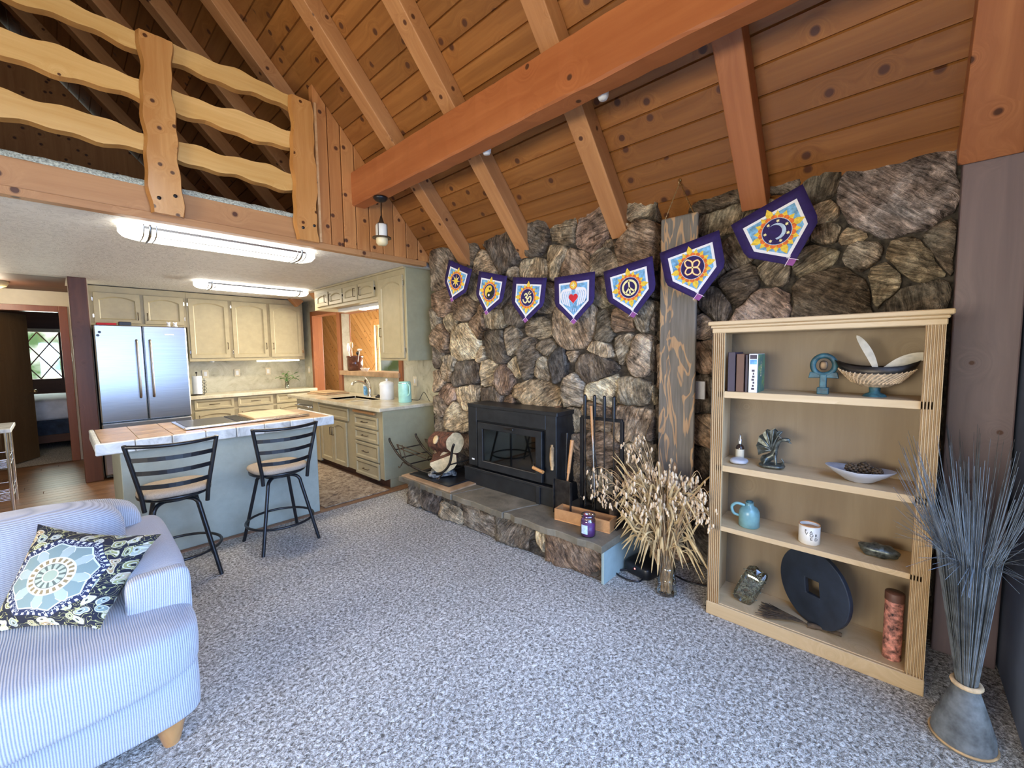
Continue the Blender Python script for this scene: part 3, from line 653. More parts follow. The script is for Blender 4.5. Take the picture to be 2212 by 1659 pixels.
# ---------------- loft edge, rails ----------------
lb = MB().box(-2.4, 2.4, -.035, .035, -.09, .09); o = lb.build('loft_beam', M_['loftbeam'], None, .004); o.location = (-.78, 3.885, 2.615)
tag(o, 'long knotty wood fascia beam along the loft edge above the kitchen', 'beam')
lb = MB().box(-3.1, 3.1, -.045, .03, -.025, .025); o = lb.build('trim_2', M_['loftbeam'], None, .003); o.location = (-.28, 3.88, 2.505); struct(o)
b = MB(); nseg = 120
vv = []
for k in range(nseg+1):
    x = -3.2+4.85*k/nseg; e = random.uniform(-.006,.006); vv += [(x,3.845+e,2.70),(x,3.84+e,2.735+e),(x,3.90,2.745),(x,3.97,2.72)]
b.add(vv, [(k*4+j, k*4+4+j, k*4+5+j, k*4+1+j) for k in range(nseg) for j in range(3)], 0, True)
struct(b.build('trim_3', M_['loftcarpet']))
# kitchen-side knee wall: vertical boards cut to the roof slope
wl_ = MB().box(1.66, 2.95, 3.90, 3.93, 2.54, 2.70); 
kw = thing('board_wall', 'wall of vertical knotty boards between the loft railing and the sloping roof', 'wall boards', (2.2, 3.86, 2.53))
kw['kind'] = 'structure'; kw.name = 'wall_loft_front'; del kw['category']
x = 1.655
while x < 2.86:
    wd = random.uniform(.115, .15); x1 = min(x+wd, 2.87); zl = deckz(x)-.0; zr = deckz(x1)-.0; e = random.uniform(0, .006)
    if x1-x < .02: break
    m = MB(); yf = -.02-e; xa, xb = x+.004-2.2, x1-.004-2.2; zb = 0.0
    m.add([(xa,yf,zb),(xb,yf,zb),(xb,yf,zr-2.53),(xa,yf,zl-2.53),(xa,.05,zb),(xb,.05,zb),(xb,.05,zr-2.53),(xa,.05,zl-2.53)],
          [(0,1,2,3),(7,6,5,4),(4,5,1,0),(1,5,6,2),(2,6,7,3),(3,7,4,0)])
    m.build('board', M_['boards'], kw, .004, 1); x = x1
b = MB().box(-.011, .011, -.012, .012, 2.53, 3.72); o = b.build('batten', M_['diag'], kw, .004); setw(o, T(1.672, 3.832, 0))
def wavy(L, w, t, seed, amp=.016):
    rnd = random.Random(seed); n = int(L/.035); top = []; bot = []
    ph = [rnd.uniform(0, 6.28) for _ in range(6)]
    for k in range(n+1):
        x_ = -L/2+L*k/n
        top.append((x_, w/2+amp*(math.sin(x_*13+ph[0])*.6+math.sin(x_*27+ph[1])*.45+math.sin(x_*5+ph[2])*.5)))
        bot.append((x_, -w/2+amp*(math.sin(x_*12+ph[3])*.6+math.sin(x_*29+ph[4])*.45+math.sin(x_*5+ph[5])*.5)))
    m = MB(); vv = []
    for a, c in zip(top, bot):   # section: bevelled live edges
        vv += [(a[0], -t/2, a[1]-.014), (a[0], t/2-.004, a[1]), (c[0], t/2-.004, c[1]), (c[0], -t/2, c[1]+.012)]
    ff = []; mi = []
    for k in range(n):
        for j in range(4): ff.append((k*4+j, k*4+(j+1) % 4, k*4+4+(j+1) % 4, k*4+4+j)); mi.append(1 if j in (0, 2) else 0)
    ff += [(3,2,1,0), (n*4, n*4+1, n*4+2, n*4+3)]; mi += [0, 0]
    m.v = vv; m.f = ff; m.m = mi; m.sm = [False]*len(ff); return m
rl = thing('loft_railing', 'varnished live-edge wooden loft railing with three wavy rails', 'railing', (.3, 3.82, 2.7))
for k, (zc, wd) in enumerate(((3.655, .15), (3.335, .175), (2.995, .165))):
    x0, x1 = -2.9, 1.50; o = wavy(x1-x0, wd, .045, 11+k).build('rail', [M_['rail'], M_['bark']], rl)
    setw(o, T((x0+x1)/2, 3.855, zc))
for k, (x0, x1, z0, z1) in enumerate(((.50, .69, 2.52, 3.70), (1.45, 1.645, 2.515, 3.69), (-1.1, -.92, 2.52, 3.69))):
    o = wavy(z1-z0, x1-x0, .045, 31+k, .011).build('rail_post', [M_['railpost'], M_['bark']], rl)
    setw(o, T((x0+x1)/2, 3.805, (z0+z1)/2) @ RY(-PI/2))
    for (bx, bz) in ((x0+.055, z0+.10), (x1-.045, z0+.135)):
        c = MB().lathe([(.0001,.0),(.012,.0),(.012,.006),(.0001,.008)], 12).build('bolt', M_['black'], o); setw(c, T(bx, 3.782, bz) @ RX(PI/2))
# the rail posts' wood runs along their own long side
# ---------------- kitchen post ----------------
b = MB().box(-.08, .08, -.075, .075, 0, 2.49); o = b.build('timber_post', M_['post'], None, .006); o.location = (.235, 7.31, 0)
tag(o, 'dark reddish square timber post left of the refrigerator', 'post')
b = MB().box(-3.4, .155, 7.36, 7.46, 2.40, 2.488) ; 
# ---------------- hall door and bedroom ----------------
dr = struct(MB().box(0, .001, 0, .001, 0, .001).build('door_2', M_['trimwood']))
for x0, x1, z0, z1 in ((.075,.165,0,2.28),(-.72,-.62,0,2.28),(-.62,.075,2.195,2.28)):
    MB().box(x0, x1, 8.975, 9.12, z0, z1).build('door_frame', M_['trimwood'], dr, .004)
leaf = MB().box(0, .70, -.02, .02, .01, 2.19).build('door_leaf', M_['doorbrown'], dr, .004); setw(leaf, T(-.60, 9.12, 0) @ RZ(math.radians(62)))
kn = MB().lathe([(.012,0),(.012,.03),(.028,.045),(.03,.06),(.02,.075),(.0001,.078)], 12).build('door_knob', M_['brass'], leaf); setw(kn, wmat(leaf) @ T(.63, -.02, 1.03) @ RX(PI/2))
MB().box(.166, .172, 8.96, 8.975, 1.48, 1.60).build('latch_plate', M_['brass'], dr)
wallholes('wall_bedroom', M_['darkwood'], 'y', 12.6, 12.7, -3.4, .9, 0, 2.6, [(-.52, .09, 1.12, 2.08)])
wallholes('wall_bedroom', M_['darkwood'], 'x', .85, .95, 9.1, 12.6, 0, 2.6, [])
wallholes('wall_bedroom', M_['darkwood'], 'x', -3.5, -3.4, 9.0, 12.6, 0, 2.6, [])
b = MB().box(-3.4, .9, 9.1, 12.7, 2.6, 2.65); struct(b.build('ceiling_bedroom', M_['darkwood']))
w1 = MB()
for x0, x1, z0, z1 in ((-.55,-.50,1.08,2.12),(.07,.12,1.08,2.12),(-.5,.07,1.08,1.12),(-.5,.07,2.07,2.12)): w1.box(x0, x1, 12.56, 12.62, z0, z1)
w1 = struct(w1.build('window_1', M_['darkwood'], None, .003))
MB().box(-.52, .09, 12.635, 12.64, 1.1, 2.1).build('pane', M_['glass'], w1)
MB().box(-.53, .10, 12.53, 12.56, 2.05, 2.12).build('window_shade', M_['cream'], w1, .006)
for (xa, za, xb, zb) in ((-.52,1.12,.09,2.05),(-.52,2.05,.09,1.12),(-.215,1.12,.09,1.585),(-.215,2.05,.09,1.585),(-.52,1.585,-.215,1.12),(-.52,1.585,-.215,2.05)):
    MB().tube([(xa,12.63,za),(xb,12.63,zb)], .011, 6).build('muntin', M_['darkwood'], w1)
bed = thing('bed', 'bed with puffy white duvet seen through the hall doorway', 'bed', (-.2, 11.2, 0))
MB().sq((0,0,0), 1.05, .95, .20, 6, 36, 14, fn=lambda p: p+Vector((0,0,.012*math.sin(p.x*19)*math.sin(p.y*17)))).build('duvet', M_['duvet'], bed).location = (0, .1, .66)
MB().box(-1.0, 1.0, -.8, 1.0, .22, .50).build('bed_skirt', M_['navy'], bed, .02)
MB().box(-1.02, 1.02, -.84, -.80, .12, .25).build('side_rail', M_['darkwood'], bed, .005)
for sx in (-.9, .9): MB().box(sx-.04, sx+.04, -.83, -.75, 0, .2).build('leg', M_['darkwood'], bed)
# rolling cart at the left edge
ct = thing('bar_cart', 'metal kitchen cart with a stone top at the left edge of the hall', 'cart', (-.62, 6.75, 0))
MB().box(-.28, .28, -.32, .32, .80, .84).build('top', M_['tileedge'], ct, .008)
for sx in (-.24, .24):
    for sy in (-.27, .27): MB().tube([(sx,sy,.0),(sx,sy,.80)], .014, 8).build('leg', M_['chrome'], ct)
for zz in (.12, .45):
    m = MB()
    for k in range(9): m.tube([(-.24,-.27+.0675*k,zz),(.24,-.27+.0675*k,zz)], .004, 6)
    for sx in (-.24, .24):
        m.tube([(sx,-.27,zz),(sx,.27,zz)], .006, 6); m.tube([(sx,-.27,zz+.08),(sx,.27,zz+.08)], .006, 6)
    for sy in (-.27, .27): m.tube([(-.24,sy,zz+.08),(.24,sy,zz+.08)], .006, 6)
    m.build('wire_shelf', M_['chrome'], ct)
hl = thing('hall_ceiling_lamp', 'flush dome ceiling lamp in the hall at the left edge', 'ceiling lamp', (-.48, 8.25, 2.49))
MB().lathe([(.15,0),(.15,-.02),(.13,-.06),(.06,-.09),(.0001,-.095)][::-1], 24).build('dome', M_['frostwarm'], hl)
pl_ = bpy.data.lights.new('hall_bulb', 'POINT'); pl_.energy = 16; pl_.color = (1.0,.84,.62); pl_.shadow_soft_size = .1; po = bpy.data.objects.new('hall_bulb', pl_); C.objects.link(po); po.location = (-.48, 8.25, 2.30)
# ---------------- far room beyond the pass-through ----------------
far = wallholes('wall_far_room', M_['diag'], 'x', 5.0, 5.08, 4.0, 13.6, 0, 3.2, [(5.3, 8.80, .75, 2.20)])
def diag_boards(y0, y1, z0, z1, xw, hole):
    hy0, hy1, hz0, hz1 = hole; W = .135; dirv = (math.cos(math.radians(42)), math.sin(math.radians(42))); nv = (-dirv[1], dirv[0])
    cmin = min(nv[0]*a+nv[1]*b_ for a in (y0,y1) for b_ in (z0,z1)); cmax = max(nv[0]*a+nv[1]*b_ for a in (y0,y1) for b_ in (z0,z1)); c = cmin
    regs = [(y0, hy0, z0, z1), (hy1, y1, z0, z1), (hy0, hy1, z0, hz0), (hy0, hy1, hz1, z1)]
    while c < cmax:
        for r in regs:
            if r[1]-r[0] < .02 or r[3]-r[2] < .02: continue
            p = [(r[0],r[2]),(r[1],r[2]),(r[1],r[3]),(r[0],r[3])]
            p = clip(p, -nv[0], -nv[1], -(c+.004)); 
            if len(p) > 2: p = clip(p, nv[0], nv[1], c+W-.004)
            if len(p) < 3: continue
            cy = sum(q[0] for q in p)/len(p); cz = sum(q[1] for q in p)/len(p)
            # local x along the board
            loc = [((q[0]-cy)*dirv[0]+(q[1]-cz)*dirv[1], (q[0]-cy)*nv[0]+(q[1]-cz)*nv[1]) for q in p]
            o = MB().prism(loc, 0, .018).build('diagonal_board', M_['diag'], far)
            setw(o, frameM((xw, cy, cz), (0, dirv[0], dirv[1]), (0, nv[0], nv[1]), (-1, 0, 0)))
        c += W
diag_boards(6.6, 13.6, 0, 3.2, 5.0, (5.2, 8.92, .70, 2.30))
w2 = MB()
for y0, y1, z0, z1 in ((8.80,8.94,.68,2.32),(5.18,5.32,.68,2.32),(5.32,8.80,2.18,2.32),(5.32,8.80,.68,.78),(6.62,6.72,.78,2.18)): w2.box(4.955, 5.06, y0, y1, z0, z1)
w2 = struct(w2.build('window_2', M_['diag'], None, .005)); MB().box(5.02, 5.026, 5.3, 8.80, .75, 2.20).build('pane', M_['glass'], w2)
b = MB().box(3.27, 5.08, 13.6, 13.68, 0, 3.2); struct(b.build('wall_far_room', M_['diag']))
b = MB().box(3.27, 5.08, 3.92, 4.0, 0, 3.2); struct(b.build('wall_far_room', M_['diag']))
b = MB().box(3.32, 5.1, 3.9, 13.7, 3.2, 3.26); struct(b.build('ceiling_far_room', M_['cream']))
b = MB().box(3.27, 5.1, 3.9, 13.7, -.06, 0); struct(b.build('floor_far_room', M_['floorwood']))
b = MB().box(3.2, 3.27, 8.2, 13.7, 0, 3.2); struct(b.build('wall_far_room', M_['cream']))
# doorway and pass-through trims on the sink wall
b = MB()
for y0, y1, z0, z1 in ((7.66,7.74,0,2.29),(6.60,6.72,0,2.29),(6.72,7.66,2.21,2.29)): b.box(XS-.03, XS+.15, y0, y1, z0, z1)
struct(b.build('trim_4', M_['trimwood'], None, .004))
b = MB()
for y0, y1, z0, z1 in ((4.86,4.94,1.12,2.28),(4.86,6.60,2.18,2.28)): b.box(XS-.028, XS+.15, y0, y1, z0, z1)
struct(b.build('trim_5', M_['trimwood'], None, .004))
b = MB().box(XS-.06, XS+.26, 4.90, 6.62, 1.20, 1.27); tag(b.build('window_ledge', M_['slab2'] if 'slab2' in M_ else M_['tiletop'], None, .006), 'tan stone ledge under the pass-through opening above the sink', 'ledge')
# ---------------- cabinets ----------------
def handle_bar(parent, M, L=.11, horiz=True, r=.005, mat='bronze'):
    m = MB(); a = L/2
    p = [(-a,0,0),(-a,0,.024),(a,0,.024),(a,0,0)] if horiz else [(0,-a,0),(0,-a,.024),(0,a,.024),(0,a,0)]
    m.tube(p, r, 8); o = m.build('handle', M_[mat], parent); setw(o, M); return o
def cab_front(name, parent, M, w, h, arch=0.0, fw=.055, hinge=None, handle=None, mat='cab', wide=None):
    """door or drawer front in the XY plane of M, facing +Z of M"""
    a, b_ = w/2, h/2; m = MB(); m.prism([(-a,-b_),(a,-b_),(a,b_),(-a,b_)], 0, .010)
    K = 8; fb = fw; ia, ib = a-fb, b_-fb
    inner = [(-ia,-ib),(ia,-ib)]; outer = [(-a,-b_),(a,-b_)]
    for k in range(K+1):
        t = 1-2*k/K; inner.append((ia*t, ib-arch*(t*t))); outer.append((a*t if k not in (0, K) else math.copysign(a, t), b_))
    inner2 = [(x*(1-.012/max(ia,.02)), y*(1-.012/max(ib,.02))) for x, y in inner]
    m.ring(outer, inner, .010, .021)
    n = len(inner); vv = [(x,y,.021) for x,y in inner]+[(x,y,.011) for x,y in inner2]
    m.add(vv, [(k, (k+1) % n, n+(k+1) % n, n+k) for k in range(n)])
    o = m.build(name, M_[mat], parent, .003, 1); setw(o, M)
    if handle:
        hx, hy, hz = handle; handle_bar(o, M @ T(hx, hy, .021), .10 if not wide else wide, hz)
    if hinge:
        for hy in (b_-.09, -b_+.09):
            q = MB().box(-.007,.007,-.022,.022,0,.012); q.ball((0,.028,.008),.006); q.ball((0,-.028,.008),.006)
            q = q.build('hinge', M_['chrome'], o); setw(q, M @ T(hinge*(a+.009), hy, .004))
    return o
def MX(y, z, x): return frameM((x, y, z), (0,-1,0), (0,0,1), (-1,0,0))      # fronts facing -X (sink wall): local x runs toward the camera
def MY(x, z, y): return frameM((x, y, z), (1,0,0), (0,0,1), (0,-1,0))       # fronts facing -Y (back wall)
# sink run base
sb = thing('sink_base_cabinet', 'sage green base cabinet run under the sink with doors and drawers', 'cabinet', (2.7, 5.2, 0))
def cbuild(mb, name, parent, mat, bevel=.003, **k):
    o = mb.build(name, M_[mat], parent, bevel, 1, **k); setw(o, Matrix.Identity(4)); return o
cbuild(MB().box(2.43, 3.12, 4.21, 5.98, .10, .885), 'body', sb, 'cab')
cbuild(MB().box(2.425, 3.13, 4.19, 4.21, .10, .885).box(2.50, 3.13, 4.19, 4.21, .0, .10), 'end_panel', sb, 'cabside')
cbuild(MB().box(2.50, 2.52, 4.21, 5.98, 0, .10), 'toe_kick', sb, 'darkwood')
cbuild(MB().box(2.40, 2.44, 5.83, 6.0, .06, .885), 'filler', sb, 'cab')
for zc, h in ((.735,.135),(.575,.145),(.385,.195),(.175,.185)):
    cab_front('drawer', sb, MX(4.56, zc, 2.428), .54, h, fw=.030, handle=(0,0,True), wide=.12)
cab_front('drawer', sb, MX(5.42, .775, 2.428), .86, .155, fw=.030)
for yc, hx in ((5.24, -.16), (5.62, .16)): cab_front('door', sb, MX(yc, .385, 2.428), .37, .565, .035, .050, handle=(hx, .14, False))
cbuild(MB().box(2.395, 2.425, 4.33, 4.84, .832, .862), 'cutting_board_pull', sb, 'turnwood', .006)
# dishwasher
dw = thing('dishwasher', 'stainless dishwasher at the far end of the sink counter', 'dishwasher', (2.7, 6.35, 0))
cbuild(MB().box(2.43, 3.1, 6.01, 6.62, .10, .88), 'body', dw, 'steel')
cbuild(MB().box(2.415, 2.43, 6.015, 6.615, .12, .875), 'front', dw, 'steel')
cbuild(MB().box(2.50, 2.52, 6.01, 6.62, 0, .10), 'toe_kick', dw, 'black')
h = MB().tube([(2.415,6.06,.79),(2.375,6.06,.79),(2.375,6.57,.79),(2.415,6.57,.79)], .010, 10); cbuild(h, 'handle', dw, 'chrome', 0)
# counter with sink
sc = thing('sink_countertop', 'cream laminate countertop with moulded sink beside the stone chimney', 'countertop', (2.75, 5.4, .93))
m = MB(); zt = .93; zb = .888
sx0, sx1, sy0, sy1 = 2.50, 2.93, 5.02, 5.80
outer = [(2.365,4.15),(3.13,4.15),(3.13,6.70),(2.365,6.83)]
m.ring([(2.365,4.15),(3.14,4.15),(3.14,6.70),(2.365,6.85)], [(sx0,sy0),(sx1,sy0),(sx1,sy1),(sx0,sy1)], zb, zt)
cbuild(m, 'worktop', sc, 'counter', .008)
m = MB(); m.box(sx0-.01, sx1+.01, sy0-.01, sy1+.01, .81, .82); m.box(sx0-.02, sx0, sy0, sy1, .82, .925); m.box(sx1, sx1+.02, sy0, sy1, .82, .925); m.box(sx0, sx1, sy0-.02, sy0, .82, .925); m.box(sx0, sx1, sy1, sy1+.02, .82, .925); m.box(sx0, sx1, 5.40, 5.43, .82, .90)
cbuild(m, 'sink_basin', sc, 'counter', .006)
fc = thing('faucet', 'brushed nickel kitchen faucet behind the sink', 'faucet', (3.00, 5.50, .93))
MB().lathe([(.034,0),(.034,.008),(.026,.02),(.024,.09),(.022,.13),(.0001,.14)], 16).build('base', M_['chrome'], fc)
MB().tube(arc([(0,0,.08),(-.05,.01,.17),(-.14,.02,.215),(-.22,.03,.205),(-.25,.03,.17)]), [.018]*20+[.020]*5, 10).build('spout', M_['chrome'], fc)
MB().tube(arc([(0,0,.12),(.0,.02,.20),(-.03,.06,.26),(-.05,.10,.28)]), .011, 8).build('lever', M_['chrome'], fc)
# soap, canister, kettle, boards
so = thing('soap_bottle', 'clear blue dish soap bottle with dark cap by the faucet', 'bottle', (3.05, 5.72, .93))
MB().lathe([(.028,0),(.032,.02),(.032,.13),(.022,.17),(.012,.18)], 14, sy=.7).build('bottle', M_['psky'], so)
MB().lathe([(.033,.13),(.033,.17),(.03,.175)], 14, sy=.72).build('label_band', M_['white'], so)
MB().lathe([(.014,.18),(.014,.215),(.008,.225)], 10).build('cap', M_['bronze'], so)
st_ = MB().lathe([(.0001,.0),(.04,.0),(.042,.02),(.02,.03),(.008,.04),(.0001,.042)], 14).build('sink_stopper', M_['black']); st_.location = (2.98, 5.24, .93)
tag(st_, 'small black rubber sink stopper left of the white canister', 'stopper')
cn = thing('canister', 'white enamel lidded canister on the sink counter', 'canister', (2.93, 4.93, .93))
MB().lathe([(.085,0),(.092,.006),(.092,.18),(.088,.19)], 28).build('pot', M_['white'], cn)
MB().lathe([(.097,.185),(.097,.20),(.080,.225),(.03,.24),(.012,.245),(.012,.258),(.018,.268),(.0001,.278)], 28).build('lid', M_['white'], cn)
kt = thing('kettle', 'mint green cylindrical electric kettle next to the white canister', 'kettle', (2.89, 4.45, .93))
MB().lathe([(.075,0),(.080,.006),(.078,.22),(.073,.245),(.070,.255),(.0001,.258)], 28).build('body', M_['mint'], kt)
MB().lathe([(.080,.236),(.0795,.242)], 28, cap=False).build('rim', M_['chrome'], kt)
MB().tube(arc([(-.01,-.075,.235),(-.012,-.120,.205),(-.012,-.120,.12),(-.01,-.075,.085)]), .010, 8).build('handle', M_['mint'], kt)
MB().tube(arc([(.06,-.05,.03),(.13,-.10,.02),(.17,-.12,.09),(.20,-.13,.11),(.235,-.18,.0)]), .004, 6).build('power_cord', M_['black'], kt)
for k, (yo, zz, sc_) in enumerate(((0, .93, 1.0), (.01, .951, .86))):
    o = MB().box(-.19*sc_, .19*sc_, -.27*sc_, .27*sc_, 0, .019).build('cutting_board', [M_['tiletop'], M_['oakx']][k], None, .008); o.location = (2.80, 6.40+yo, zz); o.rotation_euler = (0,0,.12)
    tag(o, ['larger brown wooden cutting board at the bottom of the stack on the counter', 'smaller pale cutting board lying on top of the larger one'][k], 'cutting board')
# upper cabinets, sink wall
uc = thing('upper_cabinet', 'sage green upper cabinets above the pass-through with one tall door', 'cabinet', (2.9, 5.2, 1.45))
cbuild(MB().box(2.66, 3.14, 4.02, 4.60, 1.45, 2.49).box(2.66, 3.14, 4.60, 6.40, 2.18, 2.49), 'body', uc, 'cab')
cbuild(MB().box(2.655, 3.14, 4.0, 4.02, 1.45, 2.475), 'end_panel', uc, 'cabside')
cab_front('door', uc, MX(4.30, 1.94, 2.658), .50, .92, .05, .055, hinge=1, handle=(-.22, -.16, False))
for yc, hx, hg in ((4.85,-.13,1),(5.26,.13,0),(5.68,-.13,1),(6.10,.13,-1)): cab_front('door', uc, MX(yc, 2.315, 2.658), .38, .19, .03, .045, hinge=hg or None, handle=(hx if yc in (5.26,6.10) else hx, 0, False))
cbuild(MB().box(2.64, 2.66, 4.02, 6.40, 2.465, 2.488), 'crown', uc, 'cab')
ul = thing('under_cabinet_lamp', 'slim fluorescent lamp under the cabinets above the sink', 'lamp', (2.85, 5.3, 2.15))
cbuild(MB().box(2.80, 2.90, 4.62, 5.95, 2.14, 2.18), 'housing', ul, 'white'); cbuild(MB().box(2.81, 2.89, 4.66, 5.35, 2.122, 2.14), 'tube', ul, 'tubesmall')
# back wall base + counter
bb = thing('back_base_cabinet', 'cream-sage base cabinet run with drawers along the back kitchen wall', 'cabinet', (2.1, 7.85, 0))
cbuild(MB().box(1.30, 3.13, 7.66, 8.14, .10, .885), 'body', bb, 'cab')
cbuild(MB().box(1.30, 3.13, 7.72, 7.74, 0, .10), 'toe_kick', bb, 'darkwood')
for xc in (1.60, 2.16, 2.72):
    cab_front('drawer', bb, MY(xc, .80, 7.658), .50, .15, fw=.03, handle=(0,0,True), wide=.13)
    cab_front('door', bb, MY(xc, .42, 7.658), .50, .56, .03, .05, handle=(-.20,.17,False))
bc = MB().box(1.28, 3.135, 7.60, 8.14, .888, .94).build('back_countertop', M_['counter'], None, .008)
tag(bc, 'cream countertop with a pale front edge along the back kitchen wall', 'countertop')
bu = thing('back_upper_cabinet', 'row of sage green upper cabinets with arched doors on the back wall', 'cabinet', (1.8, 7.95, 1.45))
cbuild(MB().box(.34, 1.36, 7.80, 8.14, 1.96, 2.478).box(1.36, 3.02, 7.80, 8.14, 1.45, 2.478), 'body', bu, 'cab')
for xc, wd, hx in ((.615,.46,.20),(1.105,.44,-.19)): cab_front('door', bu, MY(xc, 2.19, 7.798), wd, .40, .045, .05, hinge=(-1 if hx > 0 else 1), handle=(hx,-.10,False))
for xc, wd, hx in ((1.635,.50,.22),(2.185,.50,.22),(2.73,.50,-.22)): cab_front('door', bu, MY(xc, 1.945, 7.798), wd, .89, .045, .055, hinge=(-1 if hx > 0 else 1), handle=(hx,-.26,False))
ub = thing('under_cabinet_lamp', 'lit slim lamp under the back wall cabinets', 'lamp', (2.6, 7.9, 1.43))
cbuild(MB().box(2.28, 2.94, 7.84, 7.90, 1.425, 1.45), 'tube', ub, 'tubesmall')
pk = MB().lathe([(.03,0),(.03,.012),(.02,.018)], 14).build('puck_light', M_['white']); setw(pk, T(1.66, 7.9, 1.45) @ RX(PI)); tag(pk, 'small white puck light under the back cabinets', 'lamp')
for k, (x_, z_) in enumerate(((1.61,1.245),(2.05,1.245),(2.52,1.25))):
    o = thing('wall_outlet', ['cream wall outlet right of the refrigerator', 'cream wall outlet in the middle of the backsplash', 'cream wall outlet left of the potted cutting'][k], 'outlet', (x_, 8.148, z_))
    MB().box(-.042,.042,-.007,0,-.062,.062).build('plate', M_['cream'], o, .003); MB().box(-.020,.020,-.010,-.007,-.035,.035).build('socket', M_['white'], o, .002)
for k, (y_, z_, lb_) in enumerate(((7.95,1.25,'cream light switch on the wall strip left of the far doorway'),(4.60,1.17,'cream outlet behind the mint kettle'))):
    o = thing('light_switch', lb_, 'switch', (XS-.001, y_, z_)); MB().box(-.007,0,-.042,.042,-.062,.062).build('plate', M_['cream'], o, .003); MB().box(-.010,-.007,-.014,.014,-.03,.03).build('rocker', M_['white'], o, .002)
# refrigerator
fr = thing('refrigerator', 'stainless steel french-door refrigerator', 'refrigerator', (.78, 7.55, 0))
cbuild(MB().box(.34, 1.225, 7.24, 8.0, .02, 1.905), 'body', fr, 'pewter', .005)
for x0, x1, hx, hxx in ((.335,.775,.70,.715),(.785,1.232,.835,.845)):
    d = cbuild(MB().box(x0, x1, 7.165, 7.235, .72, 1.93), 'door', fr, 'steel', .012)
    cbuild(MB().tube(arc([(hxx,7.165,1.74),(hxx,7.115,1.71),(hxx,7.10,1.4),(hxx,7.115,1.05),(hxx,7.165,1.02)]), .013, 10), 'handle', d, 'handlegrey', 0)
cbuild(MB().box(.335, 1.232, 7.165, 7.235, .06, .705), 'drawer', fr, 'steel', .012)
cbuild(MB().box(1.0, 1.10, 7.160, 7.166, 1.815, 1.832), 'name_badge', fr, 'white', 0)
for k, (mx_, mz_) in enumerate(((.385,1.84),(.368,1.80))):
    o = MB().prism([(.016*math.cos(q*PI/3), .016*math.sin(q*PI/3)) for q in range(6)], 0, .006).build('fridge_magnet', M_['black']); setw(o, frameM((mx_, 7.164, mz_), (1,0,0), (0,0,1), (0,-1,0)))
    tag(o, ['upper small black magnet on the left refrigerator door', 'lower small black magnet on the left refrigerator door'][k], 'magnet')
o = MB().box(-.06,.06,-.05,.05,0,.05).build('black_box', M_['black'], None, .006); o.location = (.63, 7.3, 1.93); tag(o, 'small black box lying on top of the refrigerator', 'box')
o = MB().box(-.09,.09,-.07,.07,0,.03).build('red_book', M_['pred'], None, .004); o.location = (.46, 7.33, 1.93); tag(o, 'flat dark red box on top of the refrigerator, far left', 'box')
for k in range(2):
    fg = thing('figurine', ['left small pale figurine on the refrigerator top', 'right small pale figurine on the refrigerator top'][k], 'figurine', (1.07+.07*k, 7.3, 1.905))
    MB().ball((0,0,.03),.028,.024,.03).build('body', M_['ivory'], fg); MB().ball((0,-.005,.07),.020).ball((.016,0,.088),.008).ball((-.016,0,.088),.008).build('head', M_['pwhite'], fg)
rm = MB().ball((0,0,.03),.014,.04,.035).ball((0,0,-.035),.014,.04,.035).build('red_mitt_holder', M_['red']); rm.location = (1.242, 7.4, 1.62); tag(rm, 'red bow-shaped magnet on the right side of the refrigerator', 'magnet')
# paper towel
pt = thing('paper_towel_holder', 'white paper towel roll on a dark wire holder beside the refrigerator', 'paper towel', (1.43, 7.80, .94))
MB().lathe([(.06,.02),(.062,.03),(.062,.28),(.06,.29)], 24).build('paper_roll', M_['white'], pt)
MB().lathe([(.085,0),(.085,.012),(.0001,.014)], 20).tube([(0,0,0),(0,0,.33)], .006, 8).ball((0,0,.34),.014).build('stand', M_['iron'], pt)
m = MB().tube([(.085,-.02,.01),(.085,-.02,.25)], .004, 6)
for zz in (.05,.10,.15,.20): m.tube([(.085+.025*math.cos(q*PI/5), -.02+.012*math.sin(q*PI/5), zz+.02*math.sin(q*PI/5)) for q in range(10)], .0035, 5, closed=True)
m.build('scroll_arm', M_['black'], pt)
# potted cutting
pl = thing('potted_cutting', 'leafy green cutting in a small glass on the back counter', 'plant', (2.72, 7.85, .94))
MB().lathe([(.024,0),(.03,.01),(.030,.13),(.028,.13),(.026,.012)], 16, cap=False).build('glass', M_['jar'], pl)
m = MB()
leafv = [(0,0,0),(.018,.03,.006),(.014,.07,.003),(0,.10,-.012),(-.014,.07,.003),(-.018,.03,.006),(0,.05,-.004)]
leaff = [(0,1,6),(1,2,6),(2,3,6),(3,4,6),(4,5,6),(5,0,6)]
for k in range(16):
    a = k*2.4; r = .03+.12*random.random(); z_ = .16+.14*random.random(); tip = (r*math.cos(a), r*math.sin(a)*.6, z_)
    m.tube(arc([(0,0,.03),(tip[0]*.3,tip[1]*.3,z_*.8),tip],3), .0025, 5)
    q = MB().add(leafv, leaff, 0, True); o = q.build('leaf', M_['green'], pl); setw(o, T(2.72+tip[0], 7.85+tip[1], .94+tip[2]) @ RZ(a-PI/2+random.uniform(-.4,.4)) @ RX(random.uniform(-.6,.5)) @ Matrix.Scale(random.uniform(.7,1.1), 4))
m.build('stems', M_['green'], pl)
